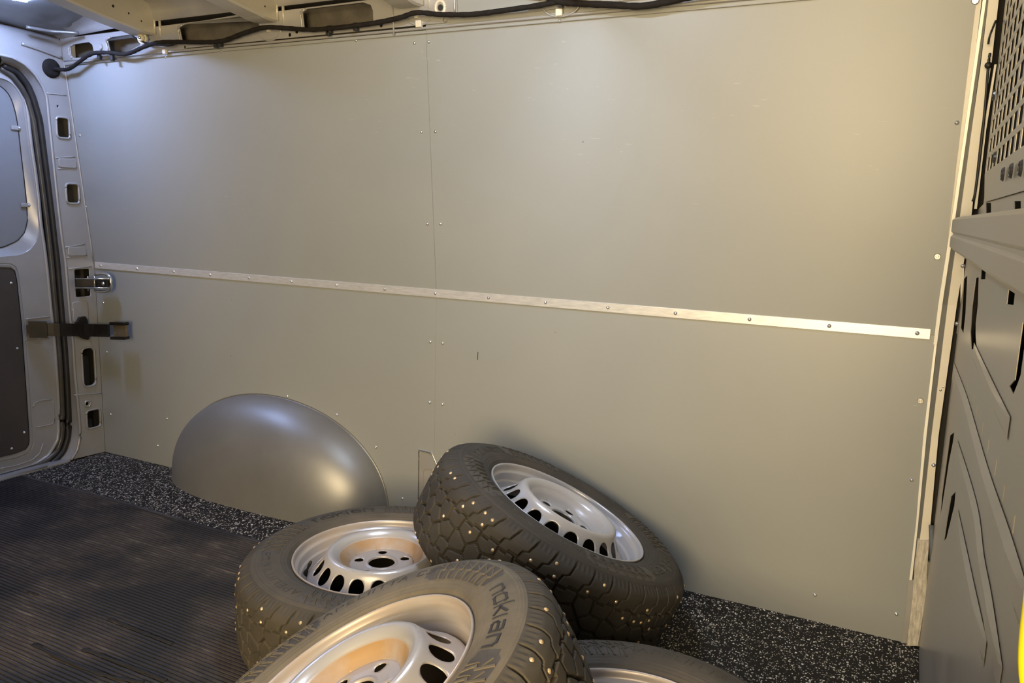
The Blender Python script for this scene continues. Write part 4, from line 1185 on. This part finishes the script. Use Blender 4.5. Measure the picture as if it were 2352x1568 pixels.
def wheel(cen, nrm, spin_px, spin_angle, dust, stain, label, valve_px=None, hole_px=None):
    """cen: centre of the outer rim lip plane; nrm: its axis; spin so that local angle spin_angle points at pixel spin_px"""
    n = Vector(nrm).normalized(); c = Vector(cen)
    def ang(px):
        d = ray(*px); t = (c - CAM).dot(n) / d.dot(n); return CAM + d * t - c
    v = ang(spin_px).normalized()
    X = v; Y = n.cross(X).normalized()
    # rotate so that v sits at local angle spin_angle
    ca, sa = math.cos(-spin_angle), math.sin(-spin_angle)
    Xl = X * ca + Y * sa; Yl = n.cross(Xl)
    Rm = Matrix(((Xl.x, Yl.x, n.x), (Xl.y, Yl.y, n.y), (Xl.z, Yl.z, n.z)))
    root = empty('wheel', c + n * ZC, Rm.to_quaternion())
    tag(root, label, 'wheel', 'studded winter wheels piled on the floor')
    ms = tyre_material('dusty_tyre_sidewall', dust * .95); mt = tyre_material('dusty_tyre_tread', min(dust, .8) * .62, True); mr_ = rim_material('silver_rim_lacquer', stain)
    off = Vector((0, 0, -ZC))
    def part(name, me, mat, parent=root, shift=True):
        o = bpy.data.objects.new(name, me); COL.objects.link(o); o.parent = parent
        if shift: o.location = off
        if len(me.materials) == 0: me.materials.append(None)
        o.material_slots[0].link = 'OBJECT'; o.material_slots[0].material = mat
        return o
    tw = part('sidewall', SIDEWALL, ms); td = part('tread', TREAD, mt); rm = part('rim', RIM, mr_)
    for t_ in (0, math.pi):
        part('lettering', BRAND, M_TEXT, tw, False).rotation_euler.z = t_
        part('lettering', MODEL, M_TEXT2, tw, False).rotation_euler.z = t_
        for q_ in (0, -D2R(87)):
            c_ = part('chevron_relief', CHEV, ms, tw, False); c_.rotation_euler.z = t_ + q_; c_['kind'] = 'stuff'
            part('smooth_patch', PATCH, M_PATCH, tw, False).rotation_euler.z = t_ + q_
    for p, nn in STUDS:
        s = bpy.data.objects.new('stud', STUD); COL.objects.link(s); s.parent = td
        s.location = p; s.rotation_mode = 'QUATERNION'; s.rotation_quaternion = nn.to_track_quat('Z', 'Y')
    a_v = math.pi * .7
    if valve_px:
        w_ = ang(valve_px); a_v = math.atan2(w_.dot(Yl), w_.dot(Xl))
    if hole_px:     # turn the rim so that a bolt hole lies towards hole_px
        w_ = ang(hole_px); rm.rotation_euler = (0, 0, math.atan2(w_.dot(Yl), w_.dot(Xl)) - 2 * math.pi * .7 / 5)
    vl = bpy.data.objects.new('valve', VALVE); COL.objects.link(vl); vl.parent = root
    vl.location = Vector((.192 * math.cos(a_v), .192 * math.sin(a_v), -.058 - ZC)); vl.rotation_mode = 'QUATERNION'
    vl.rotation_quaternion = Vector((-.45 * math.cos(a_v), -.45 * math.sin(a_v), 1)).to_track_quat('Z', 'Y')
    return root

M_PATCH = mottled('smooth_tyre_rubber', (0.050, 0.044, 0.037), (0.075, 0.065, 0.053), 0.6, 0.0, 20.0, 0.05)
M_TEXT2 = mottled('dusty_black_lettering', (0.035, 0.032, 0.028), (0.05, 0.045, 0.04), 0.6, 0.0, 40.0, 0.05)
wheel((1.9388, -0.6463, 0.2262), (0, 0, 1), (612, 1290), D2R(71), 0.62, 1.0, 'studded tyre on a rust-stained silver steel rim, lying flat beside the wheel arch', valve_px=(722, 1270), hole_px=(877, 1268))
wheel((2.3320, -0.3915, 0.3365), (.387, .208, .898), (1060, 1080), D2R(45), 0.30, 0.12, 'studded tyre with clean silver rim, leaning against the wall on top of another wheel', hole_px=(1288, 1165))
wheel((2.3255, -1.267, 0.345), (-.402, -.213, .8905), (1150, 1415), D2R(2.5), 1.25, 1.0, 'dusty studded tyre in front, tilted towards the camera, its sidewall lettering in full view', valve_px=(793, 1483), hole_px=(905, 1540))
wheel((2.7005, -1.0327, 0.2205), (0, 0, 1), (1560, 1520), D2R(100), 0.50, 0.9, 'wheel lying flat on the speckled floor at the bottom edge, mostly under the tilted wheel')

# ------------------------------------------------------------------ partition (bulkhead) at the forward end
part_root = empty('wall_partition', (3.19, -0.5, 0)); structure(part_root)
XU, XLW = 3.176, 3.166
po = Vector((3.19, -0.5, 0))
def pl2(px, py, x):
    p = at_x(px, py, x); return (p.y, p.z)
# upper: grille with slots
ylo, yhi = -1.60, min(pl2(2284, 200, XU)[0], -.03)
zb = pl2(2304, 412, XU)[1]
g_holes = []
p0 = pl2(2302, 355, XU); pitch_y = 0.085; pitch_z = 0.052
ya = pl2(2299, 330, XU)[0]; yb = pl2(2308, 327, XU)[0]; pitch_y = abs(ya - yb)
z1 = pl2(2305, 333, XU)[1]; z0 = pl2(2305, 367, XU)[1]; hz = abs(z1 - z0)
z_rowA = pl2(2303, 350, XU)[1]; z_rowB = pl2(2300, 308, XU)[1]; pz = abs(z_rowB - z_rowA)
pitch_y = max(pitch_y, .03)
zc0 = (z0 + z1) / 2
for r_ in range(12):
    for k in range(14):
        yc = yhi - 0.10 - pitch_y * k; zc = zc0 + pz * r_
        if zc + hz / 2 > 1.66 or yc < ylo + .05: continue
        g_holes.append([(yc - pitch_y * .35, zc - hz / 2), (yc + pitch_y * .35, zc - hz / 2), (yc + pitch_y * .35, zc + hz / 2), (yc - pitch_y * .35, zc + hz / 2)])
grille = plate('grille_plate', [(ylo, zb - .03), (yhi - .12, zb - .03), (yhi - .04, zb + .03), (yhi - .02, 1.69), (ylo, 1.69)], g_holes, 0.0014, 0.0003, (XU - 3.19, 0.5, 0), (0, 1, 0), (0, 0, 1), M_PART, part_root)
box('cab_shade_sheet', (XU + 0.05 - 3.19, ylo + .5, 0.9), (XU + 0.06 - 3.19, 0.52, 1.72), M_DARK, part_root)  # black sheet behind the grille, shade of the cab given as colour
# frame around the grille
plate('upper_panel', [(-1.75, 1.06), (-0.015, 1.06), (-0.015, 1.115), (-0.17, 1.125), (-0.19, 1.72), (-1.75, 1.72)], [[(ylo + .02, zb - .01), (min(yhi - .125, -.23), zb - .01), (min(yhi - .06, -.21), zb + .04), (-.21, 1.68), (ylo + .02, 1.68)]] + [[pl2(a, d, XU + .006), pl2(c, d, XU + .006), pl2(c, b, XU + .006), pl2(a, b, XU + .006)] for a, b, c, d in ((2268, 466, 2280, 493), (2334, 462, 2350, 498))], 0.0016, 0.0005, (XU + .004 - 3.19, 0.5, 0), (0, 1, 0), (0, 0, 1), M_PART, part_root)
vs, fs = lathe([(.0001, .004), (.003, .004), (.0045, .001), (.007, .001), (.0095, .004), (.012, 0)], 14)
BOLT = bpy.data.meshes.new('bolt'); BOLT.from_pydata(vs, [], fs); BOLT.materials.append(mottled('dark_bolt_steel', (.06, .055, .05), (.14, .13, .12), .35, .8, 80, .05))
for px, py in ((2306, 400), (2325, 392), (2347, 386), (2287, 362), (2285, 218), (2293, 34)):
    p = at_x(px, py, XU - .004); put_rivet(p - po, part_root, (-1, 0, 0), BOLT, 'bolt', 1.0)
# cross beam
bz0, bz1 = 1.018, 1.092
zt = 1.094
bm = bmesh.new()
prof = [(3.127, 1.030), (3.127, 1.052), (3.131, 1.056), (3.131, 1.060), (3.127, 1.064), (3.127, 1.090), (3.135, 1.096), (3.20, 1.100), (3.20, 1.012), (3.135, 1.022)]
ys = [-0.055, -0.10, -1.72]
rings = []
for k, y in enumerate(ys):
    rings.append([bm.verts.new((x - 3.19 + (0.012 if k == 0 else 0), y + .5, z)) for x, z in prof])
for a, b in zip(rings[:-1], rings[1:]):
    for i in range(len(prof)): bm.faces.new((a[i], a[(i + 1) % len(prof)], b[(i + 1) % len(prof)], b[i]))
bm.faces.new(rings[0]); bm.faces.new(rings[-1][::-1])
bm_obj('cross_beam', bm, M_PART, part_root)
# lower panel with slots
def clampy(h):
    return [(min(y, -0.03), max(z, 0.01)) for y, z in h]
XS = XLW
lows = [
 [(2239, 638), (2246, 636), (2244, 700), (2239, 742), (2239, 770), (2241, 800), (2229, 802), (2227, 760), (2231, 700)],
 [(2345, 740), (2351, 745), (2349, 800), (2341, 860), (2334, 880), (2324, 905), (2315, 886), (2327, 872)],
 [(2200, 628), (2207, 622), (2203, 720), (2197, 752), (2193, 740)],
 [(2212, 640), (2220, 632), (2216, 720), (2211, 765), (2205, 752)],
 [(2252, 616), (2262, 622), (2261, 641), (2250, 641)],
 [(2313, 664), (2328, 674), (2325, 700), (2309, 698)],
 [(2180, 1000), (2190, 992), (2187, 1015), (2178, 1060), (2162, 1165), (2157, 1190), (2161, 1140)],
 [(2182, 1140), (2193, 1128), (2190, 1160), (2172, 1235), (2166, 1242), (2172, 1200)],
]
lh = [clampy([pl2(a, b, XS) for a, b in L]) for L in lows]
lh = [h for h in lh if (max(p[0] for p in h) - min(p[0] for p in h)) > .01]
for px, py in ((2212, 865), (2220, 890), (2232, 918), (2241, 948), (2254, 985), (2267, 1025), (2284, 1075), (2302, 1134), (2325, 1205)):
    a = pl2(px, py, XS); 
    if a[0] < -0.06: lh.append([(a[0] - .004, a[1] - .010), (a[0] + .004, a[1] - .010), (a[0] + .004, a[1] + .010), (a[0] - .004, a[1] + .010)])
plate('lower_panel', [(-1.72, 0.0), (-0.025, 0.0), (-0.025, 1.03), (-1.72, 1.03)], lh, 0.0014, 0.0004, (XS + .002 - 3.19, 0.5, 0), (0, 1, 0), (0, 0, 1), M_PART, part_root)
box('cab_shade_sheet', (XS + 0.035 - 3.19, -1.2, 0.0), (XS + 0.045 - 3.19, 0.47, 1.02), M_DARK, part_root)  # black sheet behind the lower slots, their shade given as colour
def swage(pxs, w, h, name='swage'):
    P = [at_x(a, b, XS) - po for a, b in pxs]
    P = [Vector((p.x, min(p.y, 0.45), max(p.z, .01))) for p in P]
    tube(name, smooth_path(P, 5), w, M_PART, part_root, 10, flat=(h / w, 1) if False else (1, 1))
def swage_flat(pxs, w, h, mat=None):
    P = [at_x(a, b, XS) - po for a, b in pxs]; P = smooth_path([Vector((p.x, min(p.y, .45), max(p.z, .012))) for p in P], 5)
    vs = []; fs = []
    for i, p in enumerate(P):
        t = (P[min(i + 1, len(P) - 1)] - P[max(i - 1, 0)]).normalized(); s = Vector((0, t.z, -t.y)).normalized()
        tap = min(1.0, i / 4, (len(P) - 1 - i) / 4)
        for k, (a, d) in enumerate(((-1, -.02), (-.55, tap), (.55, tap), (1, -.02))):
            q = p + s * (a * w); vs.append((q.x - d * h, q.y, q.z))
    for i in range(len(P) - 1):
        for k in range(3): fs.append((i * 4 + k, i * 4 + k + 1, i * 4 + 5 + k, i * 4 + 4 + k))
    fs += [(0, 1, 2, 3), tuple(4 * (len(P) - 1) + k for k in (3, 2, 1, 0))]
    mesh('swage', vs, fs, mat or M_PART, part_root, False)
swage_flat([(2188, 852), (2205, 900), (2221, 950), (2263, 1108), (2312, 1265), (2350, 1400)], .022, .006)
swage_flat([(2196, 1030), (2220, 1110), (2243, 1202), (2255, 1305), (2272, 1400), (2296, 1568)], .018, .005)
swage_flat([(2197, 1187), (2218, 1290), (2237, 1384), (2262, 1500)], .016, .005)
swage_flat([(2235, 804), (2275, 895), (2316, 985)], .014, .0035)
# lower edge flange standing beside the pillar foot
fp = [at_y(a, b, y) - po for a, b, y in ((2140, 1206, -.03), (2143, 1300, -.05), (2150, 1450, -.08), (2160, 1568, -.12))]
tube('edge_flange', fp, .007, M_GAP, part_root, 8)
# thin cable beside the grille
cb = empty('thin_cable', (3.19, -0.2, 1.3)); tag(cb, 'thin black cable hooked beside the grille at the upper right', 'cable')
co = Vector((3.19, -.2, 1.3))
P = [at_x(2292, 34, 3.182)] + [at_y(a, b, y) for a, b, y in ((2282, 60, -.20), (2273, 84, -.13), (2270, 100, -.10))]
tube('cable_run', [p - co for p in smooth_path(P, 6)], .0022, M_BLACK, cb, 8)
P = [at_y(a, b, y) for a, b, y in ((2274, 122, -.09), (2270, 150, -.09), (2263, 240, -.08), (2254, 330, -.07), (2240, 440, -.06), (2234, 462, -.055))]
tube('cable_run', [p - co for p in smooth_path(P, 6)], .0028, M_BLACK, cb, 8)
p = at_y(2270, 150, -.095) - co
bm = bmesh.new(); bmesh.ops.create_uvsphere(bm, u_segments=12, v_segments=8, radius=.0075); bmesh.ops.translate(bm, verts=bm.verts, vec=p); bm_obj('cable_joint', bm, M_BLACK, cb, True)

# ------------------------------------------------------------------ yellow bag hanging on the partition at the right edge
YB = -1.66
tip = at_y(2345, 1372, YB)
yb_ = empty('yellow_bag', (tip.x + 0.03, YB, tip.z - 0.10))
tag(yb_, 'bright yellow bag hanging low on the partition, cut off by the right edge', 'bag')
vs = []; fs = []; nu, nv = 28, 22
for j in range(nv + 1):
    v = -1 + 2 * j / nv; hgt = .085; wv = max(0.0, 1 - abs(v) ** 2.0) ** .5 * .92 + .08
    for i in range(nu):
        a = 2 * math.pi * i / nu
        vs.append((.030 * math.sin(a) * wv + .0012 * math.sin(3 * a + v * 4) * wv, .022 * math.cos(a) * wv, .10 + v * hgt))
for j in range(nv):
    for i in range(nu): fs.append((j * nu + i, j * nu + (i + 1) % nu, (j + 1) * nu + (i + 1) % nu, (j + 1) * nu + i))
fs.append(tuple(range(nu))[::-1]); fs.append(tuple(range(nv * nu, nv * nu + nu)))
mesh('bag_body', vs, fs, M_YEL, yb_, True)
tube('hanging_strap', [Vector((0, 0, .18)), Vector((.012, 0, .215)), Vector((XLW - tip.x - .03, 0, .24))], .003, M_YEL, yb_, 8)
